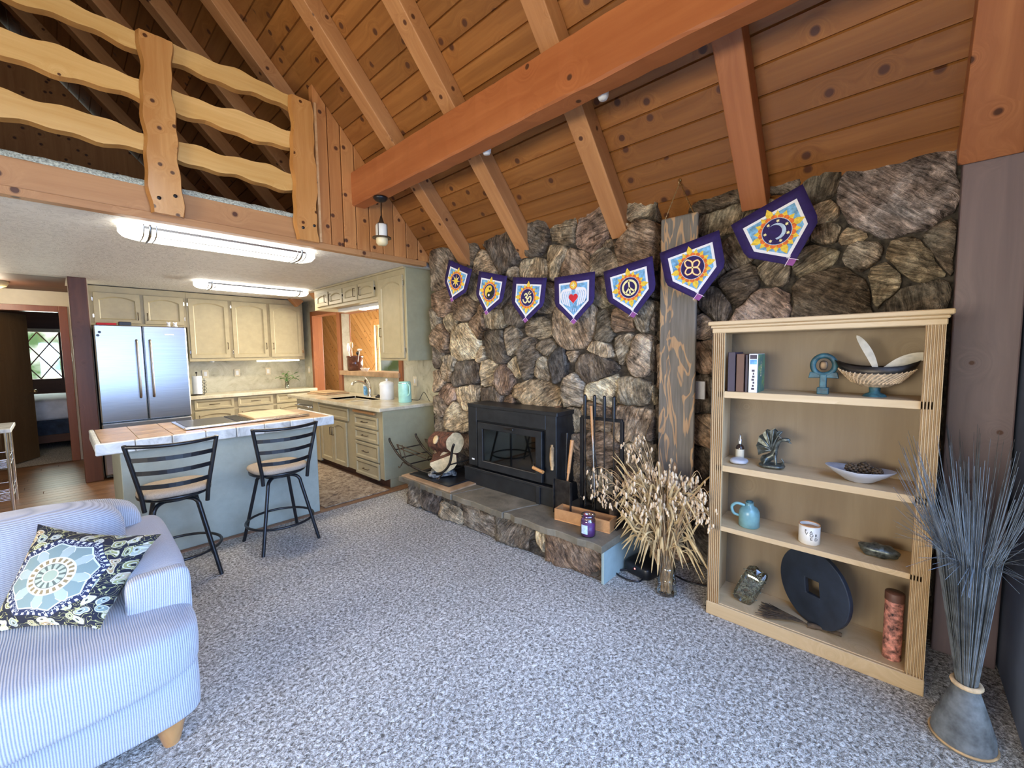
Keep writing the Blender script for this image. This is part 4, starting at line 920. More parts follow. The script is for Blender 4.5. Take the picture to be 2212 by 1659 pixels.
# crock with utensils on the ledge
ck = thing('utensil_crock', 'brown glazed crock on the pass-through ledge', 'crock', (3.22, 6.34, 1.27))
MB().lathe([(.10,0),(.115,.01),(.118,.12),(.118,.20),(.124,.205),(.124,.235),(.112,.235),(.108,.2),(.10,.02)], 28, cap=False).build('pot', M_['brownglaze'], ck)
ut = [('wooden_spoon','oakx','pale wooden spoon standing in the brown crock',(-.01,.02),(-.03,.04),.36,(.035,.012,.055)),('white_spatula','pwhite','white spatula leaning left in the crock',(-.03,.06),(-.05,.10),.31,(.035,.006,.07)),
      ('ladle','white','white ladle leaning right in the crock',(.0,-.05),(-.02,-.20),.31,(.03,.05,.02)),('dark_spatula','black','black spatula at the right rim of the crock',(.02,-.06),(.0,-.10),.25,(.02,.03,.03))]
for nm, mt, lb_, p0, p1, h_, bl in ut:
    o = MB().tube([(p0[0],p0[1],.02),(p1[0],p1[1],h_)], .006, 8).ball((p1[0],p1[1],h_+bl[2]*.8), bl[0]*.6+.006, bl[1]+.018, bl[2]).build(nm, M_[mt]); o.location = (3.22, 6.34, 1.27); tag(o, lb_, 'utensil', 'utensils in the brown crock')
for k in range(2):
    o = MB().lathe([(.015,0),(.02,.004),(.042,.035),(.045,.045),(.041,.045),(.02,.012),(.0001,.008)], 18, cap=False).build('small_bowl', M_['ivory']); o.location = (3.20, 6.05-.10*k, 1.27)
    tag(o, ['small pale bowl nearest the brown crock', 'small pale bowl farther right from the crock'][k], 'bowl')
# ---------------- island ----------------
il = thing('kitchen_island', 'pale green kitchen island with tiled top', 'kitchen island', (.95, 4.45, 0))
cbuild(MB().box(.27, 1.66, 4.10, 4.88, 0, .88), 'body', il, 'island', .004)
cbuild(MB().box(.175, 1.755, 3.985, 4.80, .88, .935), 'worktop', il, 'tiletop', .003)
x = .14; k = 0
while x < 1.77:
    wd = min(.205, 1.775-x); cbuild(MB().box(x+.001, x+wd-.001, 3.955, 3.983, .862, .944), 'edge_tile', il, 'tileedge', .006); x += .207
y = 3.984
while y < 4.80:
    wd = min(.205, 4.81-y)
    for xx in (.145, 1.755): cbuild(MB().box(xx, xx+.028, y+.001, y+wd-.001, .862, .944), 'edge_tile', il, 'tileedge', .006)
    y += .207
for a in range(8):
    for c in range(4):
        x0 = .176+a*.197; y0 = 3.987+c*.203; cbuild(MB().box(x0+.0015, x0+.1955, y0+.0015, y0+.2015, .934, .941), 'tile', il, 'tiletop', .002)
ck2 = thing('cooktop', 'drop-in cooktop with downdraft grille on the island', 'cooktop', (1.1, 4.5, .94))
cbuild(MB().box(.66, 1.58, 4.16, 4.74, .9415, .950), 'frame', ck2, 'chrome', .003)
cbuild(MB().box(.69, 1.04, 4.21, 4.71, .948, .954), 'glass_top', ck2, 'black', .002)
cbuild(MB().box(1.17, 1.55, 4.21, 4.71, .950, .972), 'griddle_cover', ck2, 'oakx', .004)
m = MB()
for q in range(8): m.box(1.05+.013*q, 1.056+.013*q, 4.23, 4.70, .950, .958)
cbuild(m, 'vent_grille', ck2, 'black', 0)
cbuild(MB().box(.66, 1.62, 4.135, 4.175, .945, .962), 'front_rail', ck2, 'chrome', .004)
# rug
o = MB().box(1.72, 2.44, 4.13, 6.6, .0005, .010).build('kitchen_rug', M_['rug'], None, .003); tag(o, 'brown patterned runner rug between the island and the sink cabinets', 'rug')
# ceiling lights
def ceil_light(x0, x1, yc, label):
    t = thing('ceiling_light', label, 'ceiling light', ((x0+x1)/2, yc, 2.49)); L = (x1-x0)/2; W = .155
    def loop(L_, W_, r, z): 
        p = []
        for cx, cy, a0 in ((L_-r, W_-r, 0),(-L_+r, W_-r, 90),(-L_+r, -W_+r, 180),(L_-r, -W_+r, 270)):
            for q in range(6): a = math.radians(a0+q*18); p.append((cx+r*math.cos(a), cy+r*math.sin(a), z))
        return p
    m = MB(); ls = [loop(L, W, .13, -.012), loop(L, W, .13, -.055), loop(L-.02, W-.025, .12, -.082), loop(L-.06, W-.07, .08, -.095)]
    vv = [p for l in ls for p in l]; n = 24; ff = [(a*n+j, (a+1)*n+j, (a+1)*n+(j+1) % n, a*n+(j+1) % n) for a in range(3) for j in range(n)]+[tuple(range(3*n, 4*n))]
    m.add(vv, ff, 0, True); m.build('diffuser', M_['tube'], t)
    m = MB().prism([(p[0], p[1]) for p in loop(L-.01, W-.01, .12, 0)], -.014, -.001); m.build('base_plate', M_['white'], t)
    for s_ in (-1, 1):
        MB().box(-L+.12, L-.12, s_*W-.004, s_*W+.004, -.050, -.032).build('trim_strip', M_['steel'], t, .002)
        MB().box(-L+.16, L-.16, s_*(W-.045)-.003, s_*(W-.045)+.003, -.092, -.086).build('trim_strip', M_['steel'], t)
        xx = s_*(L-.16); m = MB()
        for dx in (-.035, 0, .035): m.tube([(xx+dx,-W-.004,-.02),(xx+dx,-W-.004,-.06),(xx+dx,-W+.03,-.088),(xx+dx,-W+.09,-.10),(xx+dx,W-.09,-.10),(xx+dx,W-.03,-.088),(xx+dx,W+.004,-.06),(xx+dx,W+.004,-.02)], .004 if dx else .009, 6)
        m.build('end_clip', M_['steel'], t)
    l = bpy.data.lights.new('ceiling_light_glow', 'AREA'); l.shape = 'RECTANGLE'; l.size = L*1.8; l.size_y = .26; l.energy = 26; l.color = (1.0,.86,.66)
    q = bpy.data.objects.new('ceiling_light_glow', l); C.objects.link(q); q.location = ((x0+x1)/2, yc, 2.375)
    return t
ceil_light(.36, 1.72, 4.13, 'larger lit fluorescent ceiling light nearest the loft beam')
ceil_light(1.24, 2.62, 6.56, 'farther lit fluorescent ceiling light by the back cabinets')
# pendant lantern
pd = thing('pendant_lantern', 'small dark pendant lantern with frosted glass hanging from the big beam', 'lantern', (2.055, 3.45, 2.922))
MB().lathe([(.0001,.0),(.062,0),(.062,-.012),(.045,-.03),(.014,-.042),(.0001,-.044)][::-1], 24).build('canopy', M_['black'], pd)
MB().tube([(0,0,-.04),(0,0,-.20)], .004, 8).lathe([(.03,-.235),(.018,-.20),(.006,-.16)], 16).build('rod', M_['bronze'], pd)
MB().lathe([(.0001,-.232),(.045,-.235),(.052,-.25),(.052,-.345),(.050,-.35)][::-1], 24).build('upper_shade', M_['frost'], pd)
MB().lathe([(.0001,-.42),(.035,-.418),(.050,-.40),(.052,-.36)], 24).build('lower_shade', M_['frostwarm'], pd)
MB().ring([(.082*math.cos(q*PI/14), .082*math.sin(q*PI/14)) for q in range(28)], [(.058*math.cos(q*PI/14), .058*math.sin(q*PI/14)) for q in range(28)], -.358, -.350).build('band', M_['bronze'], pd)
for a in range(4): MB().tube([(.054*math.cos(a*PI/2+.5),.054*math.sin(a*PI/2+.5),-.232),(.056*math.cos(a*PI/2+.5),.056*math.sin(a*PI/2+.5),-.352)], .0035, 6).build('cage_bar', M_['bronze'], pd)
for k, yy_ in enumerate((2.19, 1.26, .19)):
    o = MB().lathe([(.0001,0),(.028,0),(.032,-.012),(.030,-.035),(.022,-.05),(.0001,-.052)][::-1], 18).build('spot_lamp', M_['white']); o.location = (2.155, yy_, 2.975)
    tag(o, ['small white spot lamp behind the big beam, nearest the loft', 'small white spot lamp behind the middle of the big beam', 'small white spot lamp behind the big beam, nearest the camera'][k], 'lamp')
# outlet on recess stones
wo = thing('wall_outlet', 'grey wall outlet between the hanging board and the bookcase', 'outlet', (2.90, .945, 1.255)); MB().box(-.02,0,-.028,.035,-.055,.065).build('plate', M_['greydish'], wo, .003)
# ---------------- bar stools ----------------
def stool(loc, rz, label):
    t = thing('bar_stool', label, 'bar stool', loc, rz, 'bar stools at the island')
    MB().sq((0,0,.625), .205, .205, .032, 3.0, 28, 10).build('seat', M_['seat'], t)
    MB().lathe([(.0001,.575),(.19,.58),(.205,.59),(.207,.605),(.20,.607)], 28).build('seat_ring', M_['black'], t)
    MB().lathe([(.10,.545),(.10,.575)], 20).build('swivel_plate', M_['black'], t)
    for a in range(4):
        q = PI/4+a*PI/2; c, s = math.cos(q), math.sin(q)
        MB().tube(arc([(c*.04,s*.04,.548),(c*.12,s*.12,.547),(c*.165,s*.165,.52),(c*.185,s*.185,.45),(c*.30,s*.30,.0)],5), .0135, 8).build('leg', M_['black'], t)
    MB().tube([(.245*math.cos(k*PI/16),.245*math.sin(k*PI/16),.185) for k in range(32)], .010, 8, closed=True).build('footrest_ring', M_['black'], t)
    for s_ in (-1, 1):   # back posts, flaring outward; back on the -Y side
        MB().tube([(s_*.165,-.155,.53),(s_*.175,-.165,.64),(s_*.235,-.215,.985)], .0165, 10, flat=.8).build('back_post', M_['black'], t)
    for k, z_ in enumerate((.975,.885,.795,.700)):
        f = (z_-.64)/.345; hw = .175+.06*f; yy_ = -.165-.05*f; bow = .075
        pts = [(hw*u/5.0, yy_-bow*(1-(u/5.0)**2), z_+ (0 if k else -.006*(1-(u/5.0)**2))) for u in range(-5, 6)]
        m = MB()
        if k == 0: m.tube(pts, .0125, 10)
        else:
            vv = []; n = len(pts)
            for p in pts: vv += [(p[0],p[1]-.004,p[2]-.014),(p[0],p[1]+.004,p[2]-.014),(p[0],p[1]+.004,p[2]+.014),(p[0],p[1]-.004,p[2]+.014)]
            m.add(vv, [(a*4+j, a*4+(j+1) % 4, a*4+4+(j+1) % 4, a*4+4+j) for a in range(n-1) for j in range(4)]+[(3,2,1,0),((n-1)*4,(n-1)*4+1,(n-1)*4+2,(n-1)*4+3)])
        m.build('back_rail', M_['black'], t)
    return t
stool((.505, 3.665, 0), math.radians(-6), 'black metal bar stool with ladder back, nearer the sofa')
stool((1.175, 3.70, 0), math.radians(2), 'black metal bar stool with ladder back, nearer the fireplace')
# ---------------- sofa ----------------
sf = thing('sofa', 'pale blue-grey corduroy sofa with rounded arm and turned wooden leg', 'sofa', (-.6, 2.4, 0))
def sofa_part(name, c, a, b, d, e, mat, fn=None, n=40, m=20):
    o = MB().sq((0,0,0), a, b, d, e, n, m, fn=fn).build(name, M_[mat], sf); o.location = (c[0]+.6, c[1]-2.4, c[2]); return o
sofa_part('frame', (-.62,2.42,.225), .94,.455,.115, 14, 'cordX', n=56)
sofa_part('seat_cushion', (-.62,2.30,.415), .945,.425,.115, 7, 'cordX', lambda p: Vector((p.x, p.y*1.0, p.z*(1.0-.10*abs(p.x)/.94)+(.025*math.cos(p.x*1.5) if p.z > 0 else 0))), n=64, m=24)
def armfn(p):   # higher toward the back, rolled front
    t = (p.y+.38)/.76; return Vector((p.x*(1.0+.10*(p.z > 0)), p.y, p.z+(.05*t if p.z > 0 else 0)))
sofa_part('arm', (.225,2.56,.545), .100,.385,.115, 5.0, 'cordY', armfn)
sofa_part('arm_front', (.225,2.185,.540), .103,.035,.118, 5.5, 'cordX')
sofa_part('back', (-.65,2.86,.58), .90,.12,.26, 6, 'cordX')
sofa_part('back_cushion', (-.32,2.66,.665), .495,.125,.215, 4.2, 'cordZ', lambda p: Vector((p.x, p.y+p.z*.28, p.z)))
sofa_part('back_cushion', (-1.32,2.66,.665), .495,.125,.215, 4.2, 'cordZ', lambda p: Vector((p.x, p.y+p.z*.28, p.z)))
for lx, ly in ((.215,2.06),(.215,2.80),(-1.45,2.06),(-1.45,2.80)):
    MB().lathe([(.026,0),(.030,.012),(.042,.06),(.050,.10),(.052,.125)], 20).build('leg', M_['turnwood'], sf).location = (lx+.6, ly-2.4, 0)
# patterned throw pillow
def pillow_mat():
    g = G('paisley_medallion_print'); g.tc = g.node('ShaderNodeTexCoord'); uv = V(g, g.tc.outputs['UV']); u, v, _ = g.xyz(uv)
    x = (u-.46)*2.0; y = (v-.50)*2.0; r = (x*x+y*y).sqrt(); a = y.atan2(x)
    navy = (.010,.012,.024); sage = (.20,.27,.25); pale = (.44,.50,.38); cream = (.62,.58,.44); tan = (.42,.26,.13); olive = (.26,.27,.10); wht = (.62,.64,.62)
    co0 = g.comb(x, y, 0.0); dn = g.noise(co0, 3.5, 1, .4); dn2 = g.noise(g.comb(y, x, 3.0), 3.5, 1, .4); co = g.comb(x+(dn-.5)*.30, y+(dn2-.5)*.30, 0.0)
    # border paisleys: voronoi blobs, with cream outlines and tan hearts
    d = g.voro(co, 4.3, 'F1', .8, '2D'); ring = (d*26.0).sin()*.5+.5
    blob = g.ramp(d, [(.37, 1.0), (.39, 0.0)])
    vc = g.vcol(co, 4.3, .8); h, _, _ = g.xyz(vc)
    fillc = g.ramp(h, [(.0, pale), (.30, sage), (.48, cream), (.62, tan), (.8, olive)])
    for n_ in g.nt.nodes:
        if n_.type == 'VALTORGB': pass
    col = g.mix(blob, navy, fillc); edge = d.gt(.31)*d.lt(.365); col = g.mix(edge, col, cream)
    core = d.lt(.09); col = g.mix(core, col, navy); mid = d.gt(.15)*d.lt(.19); col = g.mix(mid, col, wht)
    sw = g.noise(co, 5.5, 1, .4, 1.8); vine = (sw-.5).abs().lt(.016); col = g.mix(vine, col, (.45,.43,.18))
    # eight-lobed medallion
    lob = (a*4.0+.4).cos().abs(); rr = lob*-.085+.70
    ins = r.lt(rr); dash = (a*46.0).sin().gt(.15)
    col = g.mix(r.lt(rr+.13), col, (.018,.025,.07)); col = g.mix(r.gt(rr+.07)*r.lt(rr+.12)*dash, col, wht)
    sc_ = g.voro(co, 13.0, 'F1', .6, '2D'); col = g.mix(r.gt(rr+.01)*r.lt(rr+.065)*sc_.gt(.25)*sc_.lt(.36), col, wht)
    col = g.mix(ins, col, sage); col = g.mix(r.gt(rr-.03)*r.lt(rr), col, (.55,.62,.58))
    pet = (a*8.0+.3).cos(); col = g.mix(r.gt(.36)*r.lt(pet*.13+.50)*pet.gt(.1), col, (.36,.42,.38)); col = g.mix(r.gt(.34)*(r-(pet*.13+.49)).abs().lt(.012)*pet.gt(.0), col, wht)
    col = g.mix(r.lt(.37), col, cream); bd = (a*20.0).cos()
    col = g.mix(r.gt(.265)*r.lt(.34)*bd.gt(.0), col, (.26,.19,.09)); bd2 = (a*12.0).cos()
    col = g.mix(r.lt(.235), col, (.12,.14,.11)); col = g.mix(r.gt(.12)*r.lt(.225)*bd2.gt(-.3), col, (.42,.45,.33)); col = g.mix(r.lt(.105), col, (.33,.38,.27)); col = g.mix((r-.115).abs().lt(.01), col, cream)
    n = g.noise(g.coord('Object', rand=False), 300, 2); g.bump(n, .25, .002)
    return g.done(col, .85)
pm = pillow_mat()
P00, P10, P01, P11 = Vector((-.23,2.36,.545)), Vector((.045,2.09,.545)), Vector((-.09,2.50,.87)), Vector((.265,2.34,.755))
cen = (P00+P10+P01+P11)/4; nrm = (P10-P00).cross(P01-P00).normalized(); 
if nrm.dot(Vector((0,0,1.53))-cen) < 0: nrm = -nrm
N = 22; m = MB(); vv = []; uvs = []
for side in (1, -1):
    for j in range(N+1):
        for i_ in range(N+1):
            u, v = i_/N, j/N; pu = 1-(2*u-1)**2; pv = 1-(2*v-1)**2
            pin = .055*(pu*(2*v-1)*.5)  # edges bow inward
            uu = u+(.5-u)*.12*(1-abs(2*v-1)**2)*abs(2*u-1)**2; v2 = v+(.5-v)*.12*(1-abs(2*u-1)**2)*abs(2*v-1)**2
            p = P00*(1-uu)*(1-v2)+P10*uu*(1-v2)+P01*(1-uu)*v2+P11*uu*v2
            vv.append(p+nrm*side*.085*(max(0,pu*pv)**.55)-cen); uvs.append((u, v))
K = (N+1)**2; ff = []
for s_ in range(2):
    for j in range(N):
        for i_ in range(N):
            a = s_*K+j*(N+1)+i_; q = (a, a+1, a+N+2, a+N+1); ff.append(q if s_ == 0 else q[::-1])
for k in range(N):
    ff += [(k+1, k, K+k, K+k+1), (N*(N+1)+k, N*(N+1)+k+1, K+N*(N+1)+k+1, K+N*(N+1)+k), (k*(N+1), (k+1)*(N+1), K+(k+1)*(N+1), K+k*(N+1)), ((k+1)*(N+1)+N, k*(N+1)+N, K+k*(N+1)+N, K+(k+1)*(N+1)+N)]
m.add(vv, ff, 0, True); m.uv = uvs
o = m.build('throw_pillow', pm); o.location = cen; tag(o, 'dark throw pillow with a paisley medallion print leaning on the sofa', 'pillow')
# ---------------- wood stove insert ----------------
ws = thing('wood_stove_insert', 'black wood stove insert with glass door in the stone chimney', 'wood stove', (2.7, 2.44, .302))
def W(mb, name, mat, bevel=.004, parent=None, **k): return cbuild(mb, name, parent or ws, mat, bevel, **k)
X0 = 2.60
W(MB().box(X0+.02, 2.90, 1.93, 2.95, .46, 1.02).box(X0+.0, 2.9, 1.915, 2.965, 1.02, 1.055), 'surround', 'blackstove')
# opening frame: four bars
W(MB().box(X0, X0+.03, 2.84, 2.955, .47, 1.03), 'face_bar', 'blackstove'); W(MB().box(X0, X0+.03, 1.925, 2.03, .47, 1.03), 'face_bar', 'blackstove'); W(MB().box(X0, X0+.03, 2.03, 2.84, .905, 1.03), 'face_bar', 'blackstove')
W(MB().box(X0-.03, 2.90, 1.90, 2.99, .302, .455), 'plinth', 'blackstove', .006)
W(MB().box(X0-.045, X0-.03, 2.06, 2.10, .302, .45).box(X0-.04, X0-.028, 1.91, 2.98, .44, .462), 'ledge', 'blackstove', .002)
dr_ = W(MB().ring([(2.05,.475),(2.80,.475),(2.80,.895),(2.05,.895)], [(2.115,.545),(2.735,.545),(2.735,.84),(2.115,.84)], -(X0+.0), -(X0-.028), 0, frameM((0,0,0),(0,1,0),(0,0,1),(-1,0,0)) @ T(0,0,0)), 'door', 'blackstove', .004)
W(MB().box(X0-.016, X0-.010, 2.11, 2.74, .54, .845), 'door_glass', 'stoveglass', 0, dr_)
W(MB().tube([(X0-.03,2.13,.64),(X0-.06,2.11,.62),(X0-.075,2.06,.60)], .006, 8), 'latch', 'iron', 0, dr_)
W(MB().tube([(X0-.075,2.10,.607),(X0-.085,1.99,.590)], .014, 12), 'wooden_grip', 'turnwood', 0, dr_)
W(MB().box(X0-.034, X0-.028, 2.36, 2.46, .865, .885).tube([(X0-.034,2.38,.872),(X0-.06,2.33,.882)], .006, 6), 'air_control', 'iron', .001, dr_)
W(MB().box(X0-.003, X0+.001, 2.875, 2.91, .525, .540), 'maker_badge', 'white', .001)
W(MB().box(2.86, 2.88, 2.06, 2.80, .47, .90).box(2.64, 2.87, 2.78, 2.80, .47, .9).box(2.64, 2.87, 2.06, 2.08, .47, .9), 'firebox', 'ash', 0)
m = MB()
for k in range(5): m.box(2.845, 2.858, 2.10+.135*k, 2.23+.135*k, .49, .80)
W(m, 'firebricks', 'firebrick', .003)
o = MB().tube(arc([(0,0,.10),(.0,0,.06),(0,.004,0),(0,0,-.06),(0,0,-.10)]), [.010]*4+[.017]*16+[.012]*5, 10).build('stove_glove', M_['straw']); o.location = (2.585, 1.955, .70); tag(o, 'tan hearth brush head hanging at the right edge of the wood stove', 'brush')
# ---------------- log rack ----------------
bd = MB().box(-.31, .31, -.40, .37, 0, .016).build('rack_board', M_['tiletop'], None, .004); bd.location = (2.575, 3.23, .302); 
tag(bd, 'thin wooden board under the log rack on the hearth', 'board')
tr = MB().box(-.25, .25, -.32, .30, 0, .012).build('black_tray', M_['black'], None, .004); tr.location = (2.575, 3.25, .318); tag(tr, 'flat black tray beneath the log rack', 'tray')
lr = thing('log_rack', 'curved wrought iron log rack with scrolled ends on the hearth', 'log rack', (2.58, 3.42, .33))
for sx in (-.17, .17):
    pts = arc([(sx,.62,.27),(sx,.60,.235),(sx,.45,.12),(sx,.25,.05),(sx,0,.02),(sx,-.25,.05),(sx,-.40,.16),(sx,-.455,.32),(sx,-.475,.36)], 6)
    MB().tube(pts, .012, 8).ball(tuple(pts[0]), .013).ball(tuple(pts[-1]), .013).build('side_rail', M_['iron'], lr)
for yy_, zz_ in ((.52,.165),(.40,.10),(.26,.052),(.0,.02),(-.22,.045),(-.40,.16)):
    MB().tube([(-.17,yy_,zz_),(.17,yy_,zz_)], .007, 6).build('cross_bar', M_['iron'], lr)
for sx in (-.18, .18):
    m = MB()
    for q in (.38, .30): m.tube([(sx,q,.11),(sx,q+.06,.24)], .005, 6)
    m.tube([(sx,.46,.235),(sx,-.05,.20)], .005, 6); m.tube([(sx,.44,.20),(sx,-.05,.165)], .005, 6); m.tube([(sx,.46,.235),(sx,.44,.20)], .005, 6)
    m.build('side_grille', M_['bronze'], lr)
for yy_ in (.36, -.30):
    for sx in (-.17, .17):
        MB().tube(arc([(sx,yy_-.10*(1 if yy_>0 else -1),.035),(sx,yy_,.055),(sx,yy_+.04,.02),(sx*1.1,yy_+.05,-.005),(sx*1.1,yy_+.07,.0)]), .006, 8).build('foot', M_['bronze'], lr)
def log(loc, L, r, yaw, pitch, wedge, label, seed):
    rnd = random.Random(seed); n = 18; t = thing('firewood_log', label, 'log', loc, 0, 'firewood on the rack'); m = MB(); sec = []
    for q in range(n):
        a = 2*PI*q/n; rr = r*(1+rnd.uniform(-.06,.06))
        x_, z_ = rr*math.cos(a), rr*math.sin(a)
        if wedge: z_ = min(z_, r*.15+x_*.35)
        sec.append((x_, z_))
    ks = 5; vv = [(x_*(1+.04*math.sin(k*2)), -L/2+L*k/(ks-1), z_) for k in range(ks) for x_, z_ in sec]
    m.add(vv, [(k*n+j, k*n+(j+1) % n, (k+1)*n+(j+1) % n, (k+1)*n+j) for k in range(ks-1) for j in range(n)], 0, True)
    R_ = RZ(yaw) @ RX(pitch)
    m.build('bark', M_['logbark'], t).matrix_basis = R_
    for s_ in (-1, 1):
        m = MB(); yy = s_*(L/2+.001); m.add([(x_*1.0, yy, z_) for x_, z_ in sec]+[(0, yy+s_*.004, 0)], [((j, (j+1) % n, n) if s_ < 0 else ((j+1) % n, j, n)) for j in range(n)])
        m.build('cut_end', M_['logcut'], t).matrix_basis = R_
    return t
log((2.57, 3.29, .505), .34, .13, math.radians(-42), .0, True, 'split log with a wide pale face lying low in the rack', 3)
log((2.66, 3.40, .50), .34, .075, math.radians(-30), .1, False, 'log at the back of the rack, half hidden', 4)
lg = log((2.60, 3.30, .635), .36, .100, math.radians(-8), -.10, False, 'red-barked log resting on top of the other logs', 5)
o = MB().lathe([(.0001,.0),(.042,.0),(.045,.012),(.042,.016),(.0001,.02)], 14, sy=.75).build('knot', M_['logcut'], lg); o.matrix_basis = T(-.093,.03,.034) @ RY(-1.15)
pp = MB()
for k in range(3): pp.sq((0,.0,.012+.02*k), .14-.015*k, .085, .011, 5, 24, 8, fn=lambda p, k=k: Vector((p.x, p.y, p.z+.012*math.sin(p.x*28+k))))
o = pp.build('newspaper', M_['paper']); setw(o, T(2.50, 3.24, .335) @ RZ(-.7)); tag(o, 'folded grey newspaper on the tray under the log rack', 'newspaper')
# ---------------- fire tools ----------------
ft = thing('fire_tool_stand', 'black rectangular fireplace tool stand on the hearth', 'tool stand', (2.64, 1.55, .302))
MB().box(-.13,.13,-.20,.19,0,.022).build('base', M_['black'], ft, .005)
for sy in (-.165, .165): MB().box(-.012,.012,sy-.013,sy+.013,.02,.735).build('upright', M_['black'], ft, .004)
MB().box(-.012,.012,-.17,.17,.725,.75).build('top_bar', M_['black'], ft, .005)
lab = ['fireplace poker hanging leftmost in the tool stand', 'fireplace tongs hanging second from the left in the tool stand', 'fireplace shovel hanging third in the tool stand', 'fireplace broom hanging rightmost in the tool stand']
for k, yy_ in enumerate((.115,.035,-.045,-.120)):
    t = thing(['poker','tongs','fire_shovel','hearth_broom'][k], lab[k], 'fireplace tool', (2.605, 1.55+yy_, .302), 0, 'tools hanging in the stand')
    MB().tube([(0,0,.755),(0,0,.90)], .0125, 12).ball((0,0,.90), .0125).build('grip', M_['black'], t)
    MB().tube([(0,0,.16),(0,0,.76)], .005, 8).build('shaft', M_['iron'], t)
    if k == 0: MB().tube([(0,0,.18),(0,0,.08)], .007, 8).tube([(0,0,.12),(0,.04,.14)], .006, 8).build('tip', M_['iron'], t)
    if k == 1: MB().tube(arc([(0,0,.50),(0,.03,.30),(0,.012,.08)]), .005, 6).tube(arc([(0,0,.50),(0,-.03,.30),(0,-.012,.08)]), .005, 6).build('jaws', M_['iron'], t)
    if k == 2: MB().box(-.008,0,-.062,.062,.03,.21).box(-.03,0,-.066,-.060,.03,.21).box(-.03,0,.060,.066,.03,.21).build('blade', M_['iron'], t, .003)
    if k == 3: MB().lathe([(.05,.03),(.045,.10),(.02,.19),(.008,.20)], 14, sy=.5).build('bristles', M_['hair'], t)
def leaning(name, label, p0, p1, headmat, grip):
    t = thing(name, label, 'fireplace tool', p0); d = Vector(p1)-Vector(p0)
    MB().tube([d*.18, d*.92], .008, 8).build('shaft', M_[grip], t); return t, d
t, d = leaning('ash_shovel', 'flat ash shovel with wooden handle leaning against the wood stove', (2.52, 1.80, .305), (2.60, 1.775, .86), 'iron', 'smallwood')
MB().tube([d*.55, d*1.0], [.012,.015], 10).build('handle', M_['smallwood'], t); MB().box(-.008,.0,-.075,.075,.0,.26).box(-.03,0,-.08,-.073,.0,.26).box(-.03,0,.073,.08,.0,.26).build('blade', M_['iron'], t, .004)
t, d = leaning('black_poker', 'thin black poker leaning beside the ash shovel', (2.60, 1.845, .305), (2.64, 1.85, .90), 'iron', 'black'); MB().tube([d*.85,d], .011, 8).build('grip', M_['black'], t)
t, d = leaning('blow_poke', 'brown and silver blow poke leaning in front of the tool stand', (2.57, 1.55, .33), (2.56, 1.585, 1.14), 'iron', 'chrome'); MB().tube([d*.55,d*1.0], [.007,.010], 10).build('handle', M_['smallwood'], t)
# wooden box with candle jar in front
wb = thing('wooden_box', 'shallow open wooden box on the right end of the hearth', 'box', (2.475, 1.585, .302), math.radians(6))
for bx in ((-.06,.06,-.215,.215,0,.010),(-.06,-.048,-.215,.215,.01,.085),(.048,.06,-.215,.215,.01,.085),(-.048,.048,-.215,-.203,.01,.085),(-.048,.048,.203,.215,.01,.085)): MB().box(*bx).build('board', M_['smallwood'], wb, .002)
cj = thing('candle_jar', 'purple candle in a clear glass jar on the hearth', 'candle', (2.33, 1.465, .302))
MB().lathe([(.040,.004),(.046,.012),(.046,.085),(.0001,.086)], 20).build('wax', M_['waxpurple'], cj)
MB().lathe([(.044,0),(.050,.006),(.050,.10),(.046,.115),(.038,.122),(.046,.13),(.048,.145),(.045,.145),(.036,.125)], 24, cap=False).build('jar', M_['jar'], cj)
m = MB(); m.add([(.0508*math.cos(q), .0508*math.sin(q), z_) for z_ in (.025,.085) for q in [PI*1.0+.16*k for k in range(-3,4)]], [(k,k+1,k+8,k+7) for k in range(6)]); m.build('label', M_['ppale'], cj)
lt = MB().box(-.006,.006,-.010,.010,0,.05).build('red_lighter', M_['red'], None, .003); setw(lt, T(2.415, 1.56, .36) @ RX(.5)); tag(lt, 'small red lighter in the wooden box', 'lighter')
# ---------------- black box on the floor ----------------
bx = thing('satellite_box', 'black electronic box with a red light on the carpet beside the hearth', 'electronic box', (2.665, 1.215, 0), math.radians(-12))
MB().sq((0,0,.045), .115, .105, .045, 6, 32, 12).build('body', M_['black'], bx)
MB().ball((-.112,.0,.058), .006).build('indicator_light', M_['led'], bx)
MB().tube(arc([(-.10,.06,.02),(-.15,.11,.012),(-.19,.09,.010),(-.19,.0,.008),(-.15,-.06,.008),(-.09,-.05,.008)]), .006, 6).build('power_cord', M_['black'], bx)
cb = MB().tube(arc([(2.74,1.05,.008),(2.72,.95,.006),(2.74,.86,.006),(2.78,.78,.006)]), .006, 6).build('floor_cable', M_['black']); tag(cb, 'black cable on the floor from the black box toward the bookcase', 'cable')
# ---------------- hanging plank ----------------
hp = thing('hanging_plank', 'long weathered grey and tan wooden board hanging on the stone wall', 'hanging board', (2.81, 1.075, .60))
def plankmat():
    g = G('burnt_plank'); co = g.coord('Object', rand=False); x, y, z = g.xyz(co)
    n = g.noise(g.comb(x*3.0, y*9.0, z*2.3), 1.0, 2, .45, 1.4); f = g.noise(g.comb(x*10, y*60.0, z*4.0), 1.0, 3)
    mk = g.ramp(n, [(.50, 0.0), (.515, 1.0), (.555, 1.0), (.57, 0.0)])
    c = g.mix(mk, g.ramp(f, [(.3,(.13,.12,.105)),(.7,(.21,.19,.165))]), g.ramp(f, [(.3,(.36,.22,.12)),(.7,(.52,.35,.20))]))
    g.bump(f+mk*.3, .3, .004); return g.done(c, .6)
MB().box(-.014, .014, -.12, .12, 0, 1.80).build('board', plankmat(), hp, .010)
m = MB()
